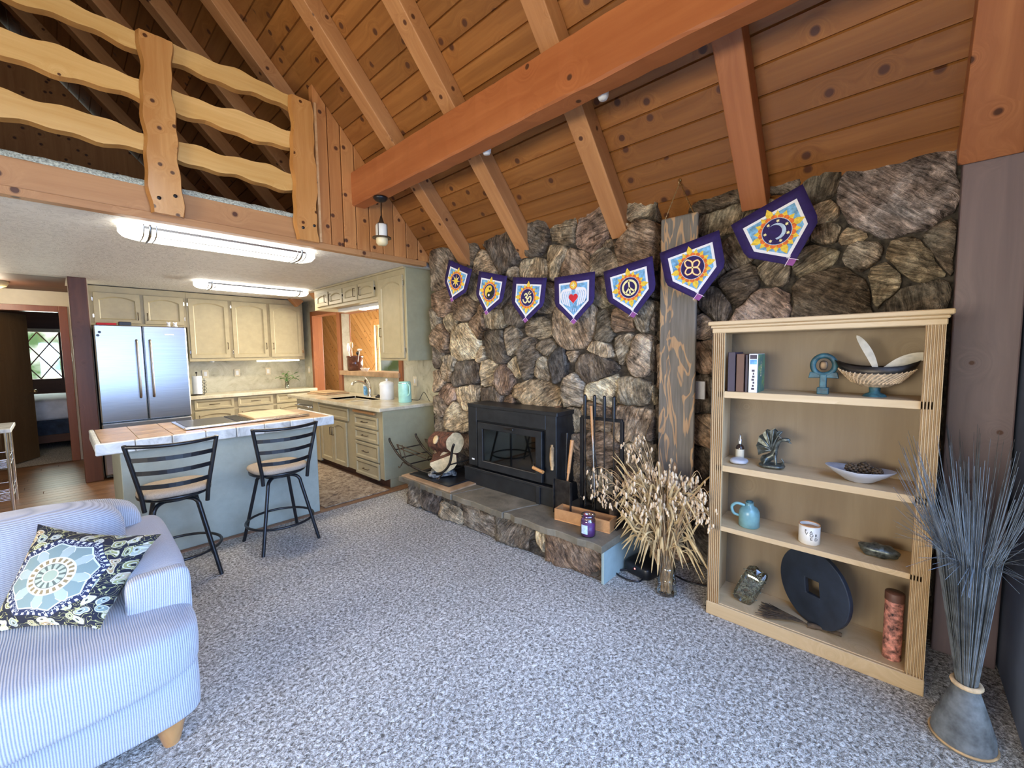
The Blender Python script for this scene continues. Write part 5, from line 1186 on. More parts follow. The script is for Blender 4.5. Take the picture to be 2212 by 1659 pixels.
for s_ in (-1, 1):
    for k in range(22):
        t = k/22; t2 = (k+.8)/22; a = Vector((-.008, s_*.095, 1.79)); b_ = Vector((.005, .005, 2.015)); m.tube([a.lerp(b_, t), a.lerp(b_, t2)], .0035 if k % 2 else .005, 6)
m.build('chain', M_['brass'], hp); MB().tube(arc([(.005,.005,2.03),(-.01,.005,2.015),(.0,.005,2.0),(.015,.005,2.01)]), .004, 6).ball((.01,.005,2.03),.012).build('hook', M_['brass'], hp)
# ---------------- bookcase ----------------
bk = thing('bookcase', 'tall oak veneer bookcase with fluted stiles and open shelves', 'bookcase', (2.62, .30, 0))
Y0, Y1, XF, XB = -.15, .75, 2.47, 2.77
def K_(mb, name, mat='oak', bevel=.002, **k): return cbuild(mb, name, bk, mat, bevel, **k)
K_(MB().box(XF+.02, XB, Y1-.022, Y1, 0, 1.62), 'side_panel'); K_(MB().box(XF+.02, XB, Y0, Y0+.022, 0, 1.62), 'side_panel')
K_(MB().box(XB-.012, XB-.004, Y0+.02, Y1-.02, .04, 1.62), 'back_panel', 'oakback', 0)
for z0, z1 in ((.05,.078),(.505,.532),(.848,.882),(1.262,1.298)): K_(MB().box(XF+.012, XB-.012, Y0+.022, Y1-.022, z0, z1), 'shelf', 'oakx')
for ya, yb in ((Y0, Y0+.062), (Y1-.062, Y1)):       # fluted stiles
    prof = [(XF+.02, ya), (XF, ya)]; nf = 6; fw = (yb-ya)/nf
    for k in range(nf):
        a = ya+k*fw; prof += [(XF, a+fw*.30), (XF+.012, a+fw*.48), (XF+.012, a+fw*.82), (XF, a+fw)]
    prof += [(XF+.02, yb)]
    m = MB(); n = len(prof); vv = [(x, y, .075) for x, y in prof]+[(x, y, 1.62) for x, y in prof]
    m.add(vv, [tuple(range(n))[::-1], tuple(range(n, 2*n))]+[(k, (k+1) % n, n+(k+1) % n, n+k) for k in range(n)]); K_(m, 'fluted_stile', 'oak', 0)
K_(MB().box(XF-.004, XF+.02, Y0-.003, Y1+.003, 0, .075), 'plinth', 'oakx', .003)
m = MB(); K_(m.box(XF-.002, XB, Y0-.004, Y1+.004, 1.618, 1.645).box(XF-.010, XB, Y0-.010, Y1+.010, 1.645, 1.66).box(XF-.020, XB, Y0-.022, Y1+.022, 1.66, 1.682), 'cornice', 'oakx', .004)
S1, S2, S3, S4 = 1.298, .882, .532, .078
# books
def book(y0, y1, x0, h, mt, lb_, d=.14, z=S1, cover=None):
    t = thing('book', lb_, 'book', ((x0+d/2), (y0+y1)/2, z), 0, 'books on the top shelf'); w_ = (y1-y0)/2
    MB().box(-d/2, d/2, -w_, -w_+.003, 0, h).build('cover', cover or M_[mt], t, .001); MB().box(-d/2, d/2, w_-.003, w_, 0, h).build('cover', M_[mt], t, .001)
    MB().box(-d/2, -d/2+.004, -w_, w_, 0, h).build('spine', M_[mt], t, .001); MB().box(-d/2+.004, d/2-.004, -w_+.003, w_-.003, .003, h-.004).build('pages', M_['cream'], t)
    return t
def text(s, size, M, mat, parent, name='lettering', ext=.0004):
    cu = bpy.data.curves.new('t', 'FONT'); cu.body = s; cu.size = size; cu.align_x = 'CENTER'; cu.align_y = 'CENTER'; cu.extrude = ext
    o = bpy.data.objects.new('t', cu); C.objects.link(o); dg = bpy.context.evaluated_depsgraph_get()
    me = bpy.data.meshes.new_from_object(o.evaluated_get(dg)); bpy.data.objects.remove(o); me.materials.clear(); me.materials.append(M_[mat])
    q = bpy.data.objects.new(name, me); C.objects.link(q); q.parent = parent; setw(q, M); return q
book(.640, .678, 2.50, .215, 'bookdark', 'dark purple book at the left end of the top shelf', .15)
b2 = book(.596, .636, 2.50, .205, 'bookbrown', 'brown book second from the left on the top shelf', .15)
book(.577, .592, 2.50, .20, 'bookdark', 'thin black book third from the left on the top shelf', .15)
b4 = book(.530, .573, 2.49, .205, 'white', 'book with a white spine and green forest cover, rightmost on the top shelf', .15)
o = MB().box(-.073,.075,-.0225,-.0217,.001,.203).build('cover_print', M_['bookcover'], b4)
o = MB().box(-.0757,-.0752,-.016,.016,.150,.175).build('spine_band', M_['psky'], b4); o = MB().box(-.0757,-.0752,-.016,.016,.178,.2).build('spine_band', M_['bookdark'], b4)
m = MB()
for k in range(7): m.box(-.0757,-.0752,-.007+.002*(k % 2),.007-.003*(k % 3),.015+.016*k,.026+.016*k)
m.build('spine_lettering', M_['bookdark'], b4)
m = MB()
for k in range(6): m.box(-.018+.003*(k%2),.0-.004*(k%3),-.0232,-.0226,.085+.014*k,.094+.014*k)
m.build('cover_lettering', M_['strawpale'], b4)
# ankh
an = thing('ankh_ornament', 'teal stone looped-cross ornament on the top shelf', 'ornament', (2.60, .262, S1))
MB().tube([(0, .045*math.cos(k*PI/12), .145+.048*math.sin(k*PI/12)) for k in range(24)], .013, 10, closed=True).build('loop', M_['ankh'], an)
m = MB()
for s_ in (-1, 1): m.add([(-.012,0,.083),(.012,0,.083),(.012,0,.105),(-.012,0,.105),(-.012,s_*.062,.080),(.012,s_*.062,.080),(.012,s_*.055,.112),(-.012,s_*.055,.112)], [(0,1,5,4),(1,2,6,5),(2,3,7,6),(3,0,4,7),(4,5,6,7)])
m.build('arms', M_['ankh'], an, .003)
MB().prism([(-.016,-.014),(.016,-.014),(.016,.014),(-.016,.014)], 0, .10).prism([(-.02,-.024),(.02,-.024),(.02,.024),(-.02,.024)], 0, .035).build('stem', M_['ankh'], an, .004)
MB().sq((-.014,0,.145), .004,.018,.024, 2.5, 12, 8).build('face_relief', M_['bronze'], an)
# wicker bowl
wbw = thing('wicker_pedestal_bowl', 'boat-shaped woven bowl on a dark foot on the top shelf', 'bowl', (2.60, .065, S1))
m = MB(); m.lathe([(.05,.045),(.085,.06),(.115,.085),(.135,.108)], 36, sy=1.0, cap=False); 
m.v = [(x*.62, y*(1.0), z+.022*(abs(y)/.135)**3) for x, y, z in m.v]; m.build('woven_lower', M_['wicker'], wbw)
m = MB(); m.lathe([(.135,.108),(.155,.142),(.151,.142),(.130,.108),(.08,.065),(.0001,.055)], 36, cap=False); m.v = [(x*.62, y*1.0, z+.022*(abs(y)/.135)**3) for x, y, z in m.v]; m.build('rim', M_['iron'], wbw)
MB().lathe([(.045,0),(.04,.01),(.02,.02),(.022,.045)], 20).build('foot', M_['ankh'], wbw)
m = MB(); m2 = MB()
for r in range(5):
    for k in range(40):
        a = 2*PI*(k+.5*(r % 2))/40; R_ = .088+.011*r; z_ = .062+.0095*r; q = a+.10
        m.tube([(R_*.62*math.cos(a), R_*math.sin(a), z_+.022*(abs(R_*math.sin(a))/.135)**3), ((R_+.008)*.62*math.cos(q), (R_+.008)*math.sin(q), z_+.011+.022*(abs(R_*math.sin(q))/.135)**3)], .0032, 5)
o = m.build('straw_weave', M_['strawpale'], wbw); o['kind'] = 'stuff'
hk = thing('corn_husk', 'pale dried corn husk and feather lying in the woven bowl', 'husk', (2.58, .03, S1+.13))
def blade(m, pts, w, mi=0, twist=0.3):
    P = arc(pts, 4); n = len(P); vv = []
    for k, p in enumerate(P):
        t = k/(n-1); ww = w*math.sin(PI*min(1, t*.93+.07))**.7; d = (P[min(k+1,n-1)]-P[max(k-1,0)]).normalized(); s_ = d.cross(Vector((1,.3,.2))).normalized(); u_ = d.cross(s_)
        vv += [p+s_*ww, p+u_*ww*twist, p-s_*ww]
    m.add(vv, [(k*3+j, k*3+j+1, k*3+j+4, k*3+j+3) for k in range(n-1) for j in range(2)], mi, True); return m
blade(MB(), [(0,.03,-.01),(0,.055,.06),(0,.085,.12),(0,.11,.16)], .016).build('husk_leaf', M_['feather'], hk)
for k in range(3): blade(MB(), [(0,.01,0),(0,-.04,.025+.008*k),(0,-.09,.045+.01*k),(0,-.135,.05+.012*k)], .017-.003*k).build('husk_leaf', M_['feather'], hk)
# shelf 2
db = thing('dropper_bottle', 'small dark bottle with cream label and silver cap on the second shelf', 'bottle', (2.60, .655, S2+.03))
MB().lathe([(.020,0),(.022,.004),(.022,.075),(.018,.088),(.009,.095),(.009,.10)], 20).build('bottle', M_['amberdark'], db)
MB().lathe([(.0225,.015),(.0225,.068)], 20, cap=False).build('label', M_['cream'], db)
MB().lathe([(.011,.098),(.011,.125),(.007,.13),(.007,.155),(.0001,.157)], 16).build('cap', M_['chrome'], db)
o = MB().sq((0,0,.016), .05,.045,.016, 2.6, 24, 10).build('crystal_dish', M_['greydish']); o.location = (2.585, .63, S2); tag(o, 'flat pale glassy stone in front of the small dark bottle', 'stone')
db.location = (2.66, .645, S2)
dg_ = thing('winged_dragon_figurine', 'pewter coloured winged dragon figurine on the second shelf', 'figurine', (2.60, .475, S2))
MB().sq((0,0,.014), .05,.062,.014, 2.6, 20, 8, fn=lambda p: p*(1+.06*math.sin(p.y*90))).build('rock_base', M_['pewter'], dg_)
MB().tube(arc([(0,.045,.03),(-.01,.02,.05),(-.01,-.01,.075),(-.01,-.02,.11),(-.02,-.035,.15),(-.03,-.055,.165)]), [.010,.014,.018,.022,.024,.025,.024,.022,.021,.02,.020,.019,.018,.017,.016,.015,.014,.013,.012,.012,.012,.011,.011,.010,.010,.009,.009,.009,.008,.008,.007], 10).build('body', M_['pewter'], dg_)
MB().sq((-.034,-.068,.168), .010,.022,.011, 2.2, 14, 8).tube([(-.03,-.05,.175),(-.025,-.03,.195)], [.004,.001], 6).tube([(-.04,-.05,.175),(-.04,-.03,.19)], [.004,.001], 6).tube([(-.034,-.08,.162),(-.034,-.095,.150)], [.006,.002], 6).build('head', M_['pewter'], dg_)
MB().tube(arc([(0,.04,.03),(.01,.0,.02),(0,-.04,.025),(-.02,-.06,.04),(-.02,-.05,.06)]), [.012]*6+[.008]*8+[.004]*7, 8).build('tail', M_['pewter'], dg_)
for s_ in (0, 1):
    tips = [(-.02+.03*s_,-.045,.205),(-.015+.03*s_,-.01,.215),(0+.03*s_,.03,.205),(.01+.03*s_,.065,.165),(.015+.03*s_,.078,.11),(.01+.03*s_,.065,.06)]
    root = Vector((-.005,.0,.095)); vv = [root]; ff = []
    for k, tp in enumerate(tips):
        vv.append(Vector(tp))
        if k < len(tips)-1: a = Vector(tp); b_ = Vector(tips[k+1]); vv.append((a+b_)/2*.95+root*.05+Vector((-.008,0,0)))
    ff = [(0, k, k+1) for k in range(1, len(vv)-1)]
    m = MB(); m.add(vv, ff, 0, False); o = m.build('wing', M_['pewter'], dg_); so_ = o.modifiers.new('s', 'SOLIDIFY'); so_.thickness = .004
    for tp in tips: MB().tube(arc([root, root.lerp(Vector(tp), .5)+Vector((-.012,0,.012)), tp], 4), [.0055]*4+[.004]*4+[.0015], 6).build('wing_rib', M_['pewter'], o)
for k, (a, b_) in enumerate((((-.01,.01,.06),(-.035,.03,.015)),((-.01,-.02,.09),(-.045,-.03,.03)))): MB().tube([a, tuple((Vector(a)+Vector(b_))/2+Vector((-.015,0,.012))), b_], [.010,.008,.005], 8).build('leg', M_['pewter'], dg_)
ds = thing('serving_dish', 'oval pale dish holding dark pine cones on the second shelf', 'dish', (2.595, .105, S2))
m = MB(); m.lathe([(.055,0),(.06,.004),(.105,.03),(.135,.055),(.132,.057),(.10,.034),(.055,.010),(.0001,.008)], 32, cap=False); m.v = [(x*.62, y, z+(.02*abs(y)/.135)**1.0*.6) for x, y, z in m.v]; m.build('dish_body', M_['greydish'], ds)
for k, (dx, dy, dz, rr) in enumerate(((-.01,.03,.062,.028),(.01,-.02,.066,.033),(-.01,-.065,.060,.024))):
    t = thing('pine_cone', ['dark pine cone at the left in the oval dish','largest dark pine cone in the middle of the oval dish','dark pine cone at the right in the oval dish'][k], 'pine cone', (2.595+dx, .105+dy, S2+dz), 0, 'pine cones in the dish'); m = MB()
    for j in range(34):
        ph = math.acos(1-2*(j+.5)/34); th_ = j*2.4; d = Vector((math.sin(ph)*math.cos(th_), math.sin(ph)*math.sin(th_), math.cos(ph)))
        m.ball(tuple(d*rr*.75), rr*.30, rr*.30, rr*.22, 6, 4)
    m.build('scales', M_['hair'], t)
# shelf 3
jg = thing('jug', 'small teal glazed jug with a dark stopper on the third shelf', 'jug', (2.585, .570, S3))
MB().lathe([(.046,0),(.052,.006),(.052,.070),(.050,.088),(.040,.108),(.022,.120),(.020,.132),(.022,.138)], 28).build('body', M_['teal'], jg)
MB().lathe([(.016,.136),(.018,.146),(.0001,.150)], 16).build('stopper', M_['ankh'], jg)
MB().tube(arc([(-.01,.022,.118),(-.02,.06,.125),(-.02,.085,.10),(-.02,.075,.065),(-.01,.05,.055)]), .008, 8).build('handle', M_['teal'], jg)
mg = thing('candle_cup', 'white cup printed FAVORED with a wooden rim on the third shelf', 'cup', (2.56, .288, S3))
MB().lathe([(.040,0),(.046,.004),(.046,.095),(.0435,.095),(.042,.02),(.0001,.016)], 32, cap=False).build('cup', M_['ivory'], mg)
MB().lathe([(.042,.082),(.0001,.084)], 24, cap=False).lathe([(.0435,.095),(.0450,.101),(.0465,.095)], 28, cap=False).build('wooden_lid', M_['smallwood'], mg)
for s_, ay, az in (('F', 26, .074),('A', -2, .070),('V', 22, .060),('O', -4, .054),('R', -30, .054),('E', -4, .036),('D', -30, .034)):
    an_ = math.radians(180+ay-14); d = Vector((math.cos(an_), -math.sin(an_)*-1, 0)); d = Vector((math.cos(an_), math.sin(-an_), 0))
    d = Vector((-math.cos(math.radians(ay-14)), math.sin(math.radians(ay-14)), 0)); right = Vector((0,0,1)).cross(d)
    text(s_, .021, frameM(Vector(mg.location)+d*.0463+Vector((0,0,az)), right, (0,0,1), d), 'pblack', mg)
gm = thing('geode', 'dark lumpy mineral stone at the right of the third shelf', 'stone', (2.60, .02, S3)); 
MB().sq((0,0,.030), .042,.072,.030, 2.4, 30, 14, fn=lambda p: p*(1+.10*math.sin(p.y*120)*math.sin(p.x*90)+.05*math.sin(p.z*200))).build('body', M_['pewter'], gm)
# bottom shelf
hb_ = thing('herb_bundle_bag', 'clear bag of dried herbs leaning in the left corner of the bottom shelf', 'bag', (2.60, .60, S4)); m = MB()
RM = RX(math.radians(22)) 
for k in range(150):
    p = Vector((random.uniform(-.03,.03), random.uniform(-.045,.045), random.uniform(.015,.19))); d = Vector((random.gauss(0,.3), random.gauss(0,.7), random.gauss(0,1))).normalized()*random.uniform(.012,.03); m.tube([p-d, p+d], random.uniform(.0015,.004), 4)
o = m.build('dried_herbs', M_['herb'], hb_); o['kind'] = 'stuff'; o.matrix_basis = RM
m = MB().sq((0,0,.115), .042,.055,.115, 5, 28, 14, fn=lambda p: Vector((p.x*(1-.7*max(0,(p.z-.06)/.06)), p.y*(1+.03*math.sin(p.z*80)), p.z+.004*math.sin(p.y*120)))); m.build('clear_bag', M_['jar'], hb_).matrix_basis = RM
# disc gong with square hole
dc = thing('round_disc', 'large blue-black round disc with a square hole standing on the bottom shelf', 'disc', (2.68, .265, S4))
R_ = .20; m = MB(); out_ = [(R_*math.cos(-PI*3/4+2*PI*k/40), R_*math.sin(-PI*3/4+2*PI*k/40)) for k in range(40)]; inn = []
for k in range(40):
    sd, f = divmod(k, 10); f /= 10; cs = [(-1,-1),(1,-1),(1,1),(-1,1),(-1,-1)]; a = cs[sd]; b_ = cs[sd+1]; inn.append((.040*(a[0]+(b_[0]-a[0])*f), .040*(a[1]+(b_[1]-a[1])*f)))
m.ring(out_, inn, -.012, .012); o = m.build('disc', M_['darkdisc'], dc, .004); setw(o, T(2.61, .265, S4+.2005) @ RZ(math.radians(-36)) @ RY(math.radians(-90)) @ RZ(.12))
bn = thing('hair_whisk', 'fan-shaped brown horsehair whisk lying on the bottom shelf', 'whisk', (2.56, .36, S4)); m = MB()
for k in range(90):
    a = random.uniform(-.35,.35); L = random.uniform(.17,.24); m.tube(arc([(0,-.09,.012),(-.01+.3*a*.12,-.02,.02+random.uniform(0,.012)),(a*.22,L-.09,.006+random.uniform(0,.01))],3), .0016, 4)
o = m.build('bristles', M_['hair'], bn); o['kind'] = 'stuff'
MB().tube(arc([(0,-.08,.012),(.01,-.14,.014),(.02,-.22,.012)]), [.014]*5+[.010]*8, 10).build('handle', M_['hair'], bn)
tb = thing('patterned_tube', 'tall reddish floral patterned tube in the right corner of the bottom shelf', 'tube', (2.56, -.045, S4))
MB().lathe([(.034,0),(.034,.29)], 24).build('tube', M_['tubeprint'], tb); MB().lathe([(.0355,.28),(.0355,.315),(.034,.318),(.0001,.319)], 24).build('lid', M_['tubelid'] if 'tubelid' in M_ else M_['bookbrown'], tb)
# ---------------- pennant garland ----------------
gl = thing('pennant_garland', 'garland of seven purple printed pennants strung across the stone chimney', 'garland', (2.72, 1.8, 2.2))
PEN = [((-3.329,2.46),(-2.976,2.31)),((-2.90,2.289),(-2.519,2.189)),((-2.49,2.177),(-2.067,2.119)),((-2.026,2.114),(-1.646,2.112)),((-1.591,2.098),(-1.204,2.154)),((-1.167,2.163),(-.804,2.237)),((-.733,2.255),(-.405,2.388))]
sp = [(2.80,3.86,2.765)]
for a, b_ in PEN: sp += [(2.718,-a[0],a[1]-.004),(2.718,-b_[0],b_[1]-.004)]
sp += [(2.72,.27,2.48),(2.835,.012,2.605)]
MB().tube(sp, .003, 6).tube([(2.835,.012,2.605),(2.833,.010,2.44)], .004, 6).build('cord', M_['purple'], gl)
hk_ = MB().ball((2.835,.012,2.62), .013).tube([(2.835,.012,2.65),(2.835,.012,2.59)], .005, 6).build('screw_hook', M_['brass'], gl)
names = ['sun','yin_yang','om','winged_heart','peace','knot','moon']
def flat(m, poly, z, mi, M=None): return m.prism(poly, z-.0006, z, mi, M)
def disc(m, cx, cy, r, z, mi, n=28, ry=None): return flat(m, [(cx+r*math.cos(2*PI*k/n), cy+(ry or r)*math.sin(2*PI*k/n)) for k in range(n)], z, mi)
def stroke(m, pts, w, z, mi):
    P = arc([(p[0], p[1], 0) for p in pts], 5); W_ = w if isinstance(w, list) else [w]*len(P)
    for k in range(len(P)-1):
        d = (P[k+1]-P[k]); 
        if d.length < 1e-6: continue
        nn = Vector((-d.y, d.x, 0)).normalized(); wa = w[0]+(w[1]-w[0])*k/(len(P)-1) if isinstance(w, tuple) else w
        a, b_, c, d_ = P[k]-nn*wa, P[k+1]-nn*wa, P[k+1]+nn*wa, P[k]+nn*wa; m.add([(q.x,q.y,z+k*1.2e-5) for q in (a,b_,c,d_)], [(0,1,2,3)], mi)
        disc(m, P[k].x, P[k].y, wa, z-.0002+k*1.2e-5, mi, 8)
    return m
MATS = [M_[k] for k in ('purple','pwhite','psky','pyellow','porange','pcream','pblack','pred','ppale','pviolet')]
PU,WH,SK,YE,OR_,CR,BL,RE,PA,VI = range(10)
def petals(m, cy=-.165):
    for k in range(16):
        a = k*PI/8; card = k % 4 == 0; ro = .137 if card else .113; h_ = .16
        flat(m, [(.06*math.cos(a-h_*1.5), cy+.06*math.sin(a-h_*1.5)), (ro*.80*math.cos(a-h_), cy+ro*.80*math.sin(a-h_)), (ro*math.cos(a), cy+ro*math.sin(a)), (ro*.80*math.cos(a+h_), cy+ro*.80*math.sin(a+h_)), (.06*math.cos(a+h_*1.5), cy+.06*math.sin(a+h_*1.5))], .0034+k*1e-5, YE)
    for k in range(16):
        a = (k+.5)*PI/8; flat(m, [(.04*math.cos(a-.2), cy+.04*math.sin(a-.2)), (.085*math.cos(a-.17), cy+.085*math.sin(a-.17)), (.093*math.cos(a), cy+.093*math.sin(a)), (.085*math.cos(a+.17), cy+.085*math.sin(a+.17)), (.04*math.cos(a+.2), cy+.04*math.sin(a+.2))], .0042+k*1e-5, OR_)
    disc(m, 0, cy, .073, .0048, PA); disc(m, 0, cy, .070, .0052, PU)
for i, ((ax_, az_), (bx_, bz_)) in enumerate(PEN):
    mid = Vector((2.715, -(ax_+bx_)/2, (az_+bz_)/2)); r_ = Vector((0, -(bx_-ax_), bz_-az_)).normalized(); r_.y *= 1
    up = Vector((-1,0,0)).cross(r_).normalized()*1
    if up.z < 0: up = -up
    PM = frameM(mid, r_, up, (-1,0,0)); w_ = .185
    # slight gravity shear toward plumb
    m = MB(); nx_, ny_ = 8, 8; vv = []; ff = []
    outl = [(-w_,0),(w_,0),(.182,-.215),(0,-.375),(-.182,-.215)]
    for r in range(11):
        t = r/10; yv = -.375*t; half = w_+(.182-w_)*t/.573 if yv > -.215 else .182*(1-(-yv-.215)/.16)
        for c in range(9): u = -1+c/4; vv.append((u*half, yv, .004*math.sin(u*5+i)*t*0))
    for r in range(10):
        for c in range(8): a = r*9+c; ff.append((a, a+1, a+10, a+9)[::-1])
    m.add(vv, ff, 0, True); pn = m.build('pennant', M_['purple'], gl); setw(pn, PM); s2_ = pn.modifiers.new('s','SOLIDIFY'); s2_.thickness = .0022; s2_.offset = -1
    m = MB(); flat(m, [(-.138,-.055),(.138,-.055),(.134,-.207),(0,-.327),(-.134,-.207)], .0018, WH)
    flat(m, [(-.122,-.069),(.122,-.069),(.119,-.200),(0,-.306),(-.119,-.200)], .0024, SK)
    flat(m, [(-.030,-.352),(0,-.327),(.030,-.352),(0,-.3765)], .0018, VI); m.box(-.0012,.0012,-.03,.03,.0015,.0022,WH,M=T(-.012,-.341,0) @ RZ(-.85)); m.box(-.0012,.0012,-.03,.03,.0015,.0022,WH,M=T(.012,-.341,0) @ RZ(.85))
    cy = -.165; Z = .0058
    if names[i] != 'winged_heart': petals(m, cy)
    if names[i] == 'sun':
        for k in range(8):
            a = k*PI/4+.2; flat(m, [(.018*math.cos(a-.5), cy+.018*math.sin(a-.5)), (.066*math.cos(a), cy+.066*math.sin(a)), (.018*math.cos(a+.5), cy+.018*math.sin(a+.5))], Z, CR if k % 2 else YE)
        disc(m, 0, cy, .024, Z+.0005, YE)
    if names[i] == 'yin_yang':
        disc(m, 0, cy, .058, Z, YE); r = .058
        poly = [(r*math.cos(a), cy+r*math.sin(a)) for a in [PI/2-PI*k/20 for k in range(21)]]
        poly += [(-r/2*math.sin(PI*k/10)*1.0, cy-r/2-r/2*math.cos(PI*k/10)) for k in range(11)]
        poly += [(r/2*math.sin(PI*k/10), cy+r/2-r/2*math.cos(PI*k/10)) for k in range(1, 10)]
        # triangulated fan-safe: build as strips
        for k in range(40):
            y_ = -r+2*r*(k+.5)/40; hw = math.sqrt(r*r-y_*y_); xl = (r/2)**2-(abs(y_)-r/2)**2; xl = math.sqrt(max(0, xl)); xl = -xl if y_ < 0 else xl
            m.box(xl, hw, cy+y_-r/40, cy+y_+r/40, Z, Z+.0005, BL)
        disc(m, 0, cy+r/2, .009, Z+.001, BL, 14, .012); disc(m, 0, cy-r/2, .011, Z+.001, WH, 14)
    if names[i] == 'om':
        stroke(m, [(-.030,cy+.020),(-.016,cy+.032),(.0,cy+.020),(-.008,cy+.004),(-.018,cy+.002)], .0062, Z, CR)
        stroke(m, [(-.018,cy+.002),(.0,cy-.008),(.004,cy-.028),(-.012,cy-.043),(-.034,cy-.036),(-.044,cy-.018)], .0062, Z, CR)
        stroke(m, [(-.006,cy-.002),(.012,cy-.010),(.022,cy+.006),(.036,cy+.010),(.044,cy-.004),(.040,cy-.028),(.026,cy-.038),(.016,cy-.028)], .0060, Z, CR)
        stroke(m, [(.006,cy+.044),(.016,cy+.030),(.030,cy+.030),(.040,cy+.040)], .0036, Z, CR); flat(m, [(.020,cy+.040),(.027,cy+.048),(.020,cy+.056),(.013,cy+.048)], Z, CR)
    if names[i] == 'winged_heart':
        for s_ in (-1, 1):
            for k in range(7):
                x0 = s_*(.035+.010*k); stroke(m, [(s_*.028,cy+.028+.004*k),(x0,cy+.062-.002*k),(x0+s_*.018,cy+.01),(x0-s_*.002,cy-.050-.004*(6-k))], (.011,.004), .0036+.0003*k, PA if k % 2 else WH)
        disc(m, 0, cy+.085, .034, .0062, OR_, 24); disc(m, 0, cy+.085, .028, .0068, YE, 24)
        for k in range(4): flat(m, [(.006*math.cos(k*PI/2-.8), cy+.085+.006*math.sin(k*PI/2-.8)), (.022*math.cos(k*PI/2), cy+.085+.022*math.sin(k*PI/2)), (.006*math.cos(k*PI/2+.8), cy+.085+.006*math.sin(k*PI/2+.8))], .0074, WH)
        hp_ = [(16*math.sin(t)**3, 13*math.cos(t)-5*math.cos(2*t)-2*math.cos(3*t)-math.cos(4*t)) for t in [2*PI*k/36 for k in range(36)]]
        flat(m, [(x*.0030, cy+y*.0030-.012) for x, y in hp_], .0064, PA); flat(m, [(x*.0026, cy+y*.0026-.012) for x, y in hp_], .0070, RE)
        for k in range(3): flat(m, [(-.005+.02*(k-1),cy-.105),(.02*(k-1),cy-.085),(.005+.02*(k-1),cy-.105),(.02*(k-1),cy-.122)], .0040, PA)
    if names[i] == 'peace':
        n = 28; m.ring([(.056*math.cos(2*PI*k/n), cy+.056*math.sin(2*PI*k/n)) for k in range(n)], [(.042*math.cos(2*PI*k/n), cy+.042*math.sin(2*PI*k/n)) for k in range(n)], Z-.0004, Z, CR)
        m.box(-.0055,.0055,cy-.05,cy+.05,Z-.0004,Z,CR); 
        for s_ in (-1, 1): m.box(-.0055,.0055,-.048,.0,Z-.0004,Z,CR, M=T(0,cy,0) @ RZ(s_*math.radians(45)))
    if names[i] == 'knot':
        for k in range(4):
            a = k*PI/2+PI/4*0+.55; L = .058 if k % 2 else .048; wd = .022
            pts = [(0,0),(L*.5,wd*.9),(L,wd*.5),(L*1.05,0),(L,-wd*.5),(L*.5,-wd*.9),(0,0)]
            pts = [(x*math.cos(a)-y*math.sin(a), cy+x*math.sin(a)+y*math.cos(a)) for x, y in pts]
            stroke(m, pts, .0052, Z, OR_); stroke(m, pts, .0034, Z+.0006, CR)
    if names[i] == 'moon':
        n = 24; a0 = math.radians(-75); out_ = [(.044*math.cos(t), cy+.044*math.sin(t)) for t in [math.radians(-110+240*k/n) for k in range(n+1)]]
        inn = [(-.010+.036*math.cos(t), cy+.004+.036*math.sin(t)) for t in [math.radians(-105+230*k/n) for k in range(n+1)]]
        m.add([(x,y,Z) for x,y in out_]+[(x,y,Z) for x,y in inn], [(k,k+1,n+2+k,n+1+k) for k in range(n)], PA)
        for k in range(7):
            a = math.radians(115-360*k/7); cx2, cy2 = .056*math.cos(a), cy+.056*math.sin(a)
            flat(m, [(cx2+(.010 if q % 2 == 0 else .005)*math.cos(q*PI/6), cy2+(.010 if q % 2 == 0 else .005)*math.sin(q*PI/6)) for q in range(12)], Z+.0006, CR)
    em = m.build('printed_emblem', MATS, pn); setw(em, PM)
    pn['label'] = {'sun':'pennant printed with a rayed sun','yin_yang':'pennant printed with a yellow and black yin-yang','om':'pennant printed with a cream om sign','winged_heart':'pennant printed with a red heart between wings','peace':'pennant printed with a peace sign','knot':'pennant printed with a four-looped knot','moon':'pennant printed with a crescent moon and stars'}[names[i]]
# ---------------- dried bouquet in a glass vase ----------------
vz = thing('glass_vase', 'ribbed clear glass vase on the carpet beside the bookcase', 'vase', (2.505, 1.0, 0))
prof = [(.045,.0),(.056,.006)]+[(.060-.02*(z/.26)+.0035*math.sin(z*90), z) for z in [.02+.012*k for k in range(20)]]+[(.046,.265)]
MB().lathe(prof, 24, cap=False).lathe([(.0001,.004),(.05,.006)], 24, cap=False).build('vase_glass', M_['jar'], vz)
bq = thing('dried_grass_bouquet', 'tall bouquet of dried oat grass and straw leaves in the ribbed vase', 'dried bouquet', (2.505, 1.0, .02))
rnd = random.Random(21); seeds_ = MB()
def seedhead(p, sc_):
    d = Vector((rnd.gauss(0,.4), rnd.gauss(0,.4), -1)).normalized()
    seeds_.ball(tuple(p+d*.012), .0065*sc_, .0075*sc_, .014*sc_, 6, 4)
    seeds_.ball(tuple(p+d*.028), .0045*sc_, .005*sc_, .009*sc_, 5, 3)
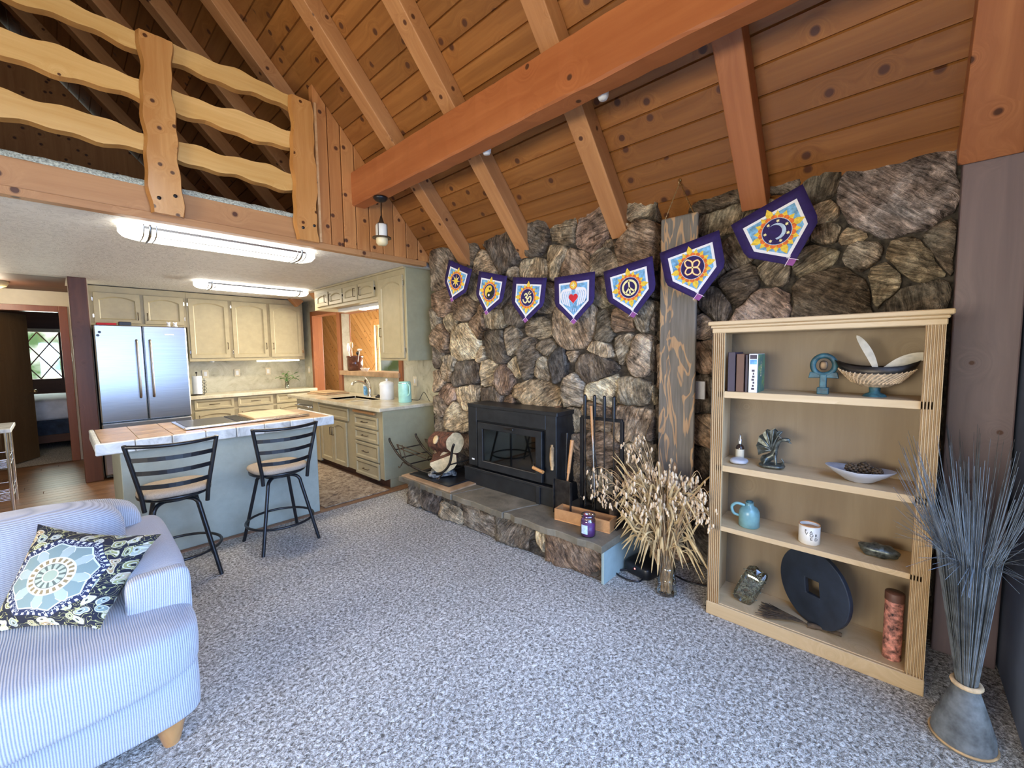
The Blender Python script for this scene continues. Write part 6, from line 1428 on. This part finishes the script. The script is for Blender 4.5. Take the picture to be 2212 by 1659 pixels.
for k in range(78):
    # image-left is +Y: the sprays lean both ways, a few long ones far left
    if k < 16: ty, tx, h_ = rnd.uniform(.24,.54), rnd.uniform(-.12,.10), rnd.uniform(.52,.74)
    elif k < 22: ty, tx, h_ = rnd.uniform(.20,.34), rnd.uniform(-.05,.1), rnd.uniform(.88,.98)
    elif k < 46: ty, tx, h_ = rnd.uniform(-.30,.0), rnd.uniform(-.12,.08), rnd.uniform(.55,.82)
    else: ty, tx, h_ = rnd.uniform(-.14,.28), rnd.uniform(-.16,.12), rnd.uniform(.50,.84)
    if ty < -.24: tx = -.12
    b0 = Vector((rnd.uniform(-.03,.03), rnd.uniform(-.03,.03), .0)); p1 = Vector((tx*.35, ty*.30, h_*.62)); p2 = Vector((tx*.8, ty*.78, h_*.97)); p3 = Vector((tx, ty, h_*.93))
    path = arc([b0, p1, p2, p3], 4)
    MB().tube(path, [.0022]*(len(path)-3)+[.0014,.0012,.001], 5).build('stem', M_['straw'], bq)
    for j in range(rnd.randint(4, 8)):
        q = path[-1-min(5, j % 6)]+Vector((rnd.gauss(0,.018), rnd.gauss(0,.022), rnd.uniform(-.05,.01))); seedhead(q, rnd.uniform(.8,1.25))
o = seeds_.build('seed_heads', M_['strawpale'], bq); o['kind'] = 'stuff'
for k in range(210):
    a = rnd.uniform(0, 2*PI); h0 = rnd.uniform(.26,.66); L = rnd.uniform(.12,.26); sp_ = rnd.uniform(.06,.20)
    c0 = Vector((math.cos(a)*sp_*.35*.6, math.sin(a)*sp_*.5+.04, h0)); mid_ = c0+Vector((math.cos(a)*sp_*.4, math.sin(a)*sp_*.6, rnd.uniform(.0,.08))); end = mid_+Vector((math.cos(a)*sp_*.25, math.sin(a)*sp_*.7, -L*rnd.uniform(.4,1.0) if rnd.random() < .7 else L*.7))
    blade(MB(), [c0, mid_, mid_.lerp(end, .5)+Vector((0,0,.01)), end], rnd.uniform(.0035,.0075)).build('leaf', M_['leafdry'], bq)
# ---------------- reed bundle in the right corner ----------------
rb = thing('reed_bundle', 'tall tied bundle of fine grey reeds standing in the right corner', 'dried reeds', (2.29, -.255, 0))
m = MB(); rnd = random.Random(5)
for k in range(420):
    a = rnd.uniform(0, 2*PI); rr = math.sqrt(rnd.random()); h_ = rnd.uniform(.70,1.18)
    cx_, cy_ = math.cos(a)*rr, math.sin(a)*rr; yb = cy_*.09; xb = cx_*.10
    ty = max(-.14, cy_*.20+.04); tx = cx_*.48+.10
    m.tube([(xb,yb,.012),(xb*.32,yb*.32,.235),(tx*.45,ty*.45,.75),(tx,ty,h_)], [.0018,.0020,.0014,.0006], 4)
o = m.build('reeds', M_['greygrass'], rb); o['kind'] = 'stuff'
m = MB().lathe([(.100,.0),(.095,.05),(.070,.13),(.038,.225)], 28, cap=False, sy=.92); m.build('skirt', M_['greygrass'], rb)
MB().tube([(.100*math.cos(k*PI/14),.092*math.sin(k*PI/14),.012) for k in range(28)], .005, 6, closed=True).build('hem', M_['straw'], rb)
MB().tube([(.042*math.cos(k*PI/8),.038*math.sin(k*PI/8),.235) for k in range(16)], .009, 8, closed=True).build('tie_band', M_['strawpale'], rb)
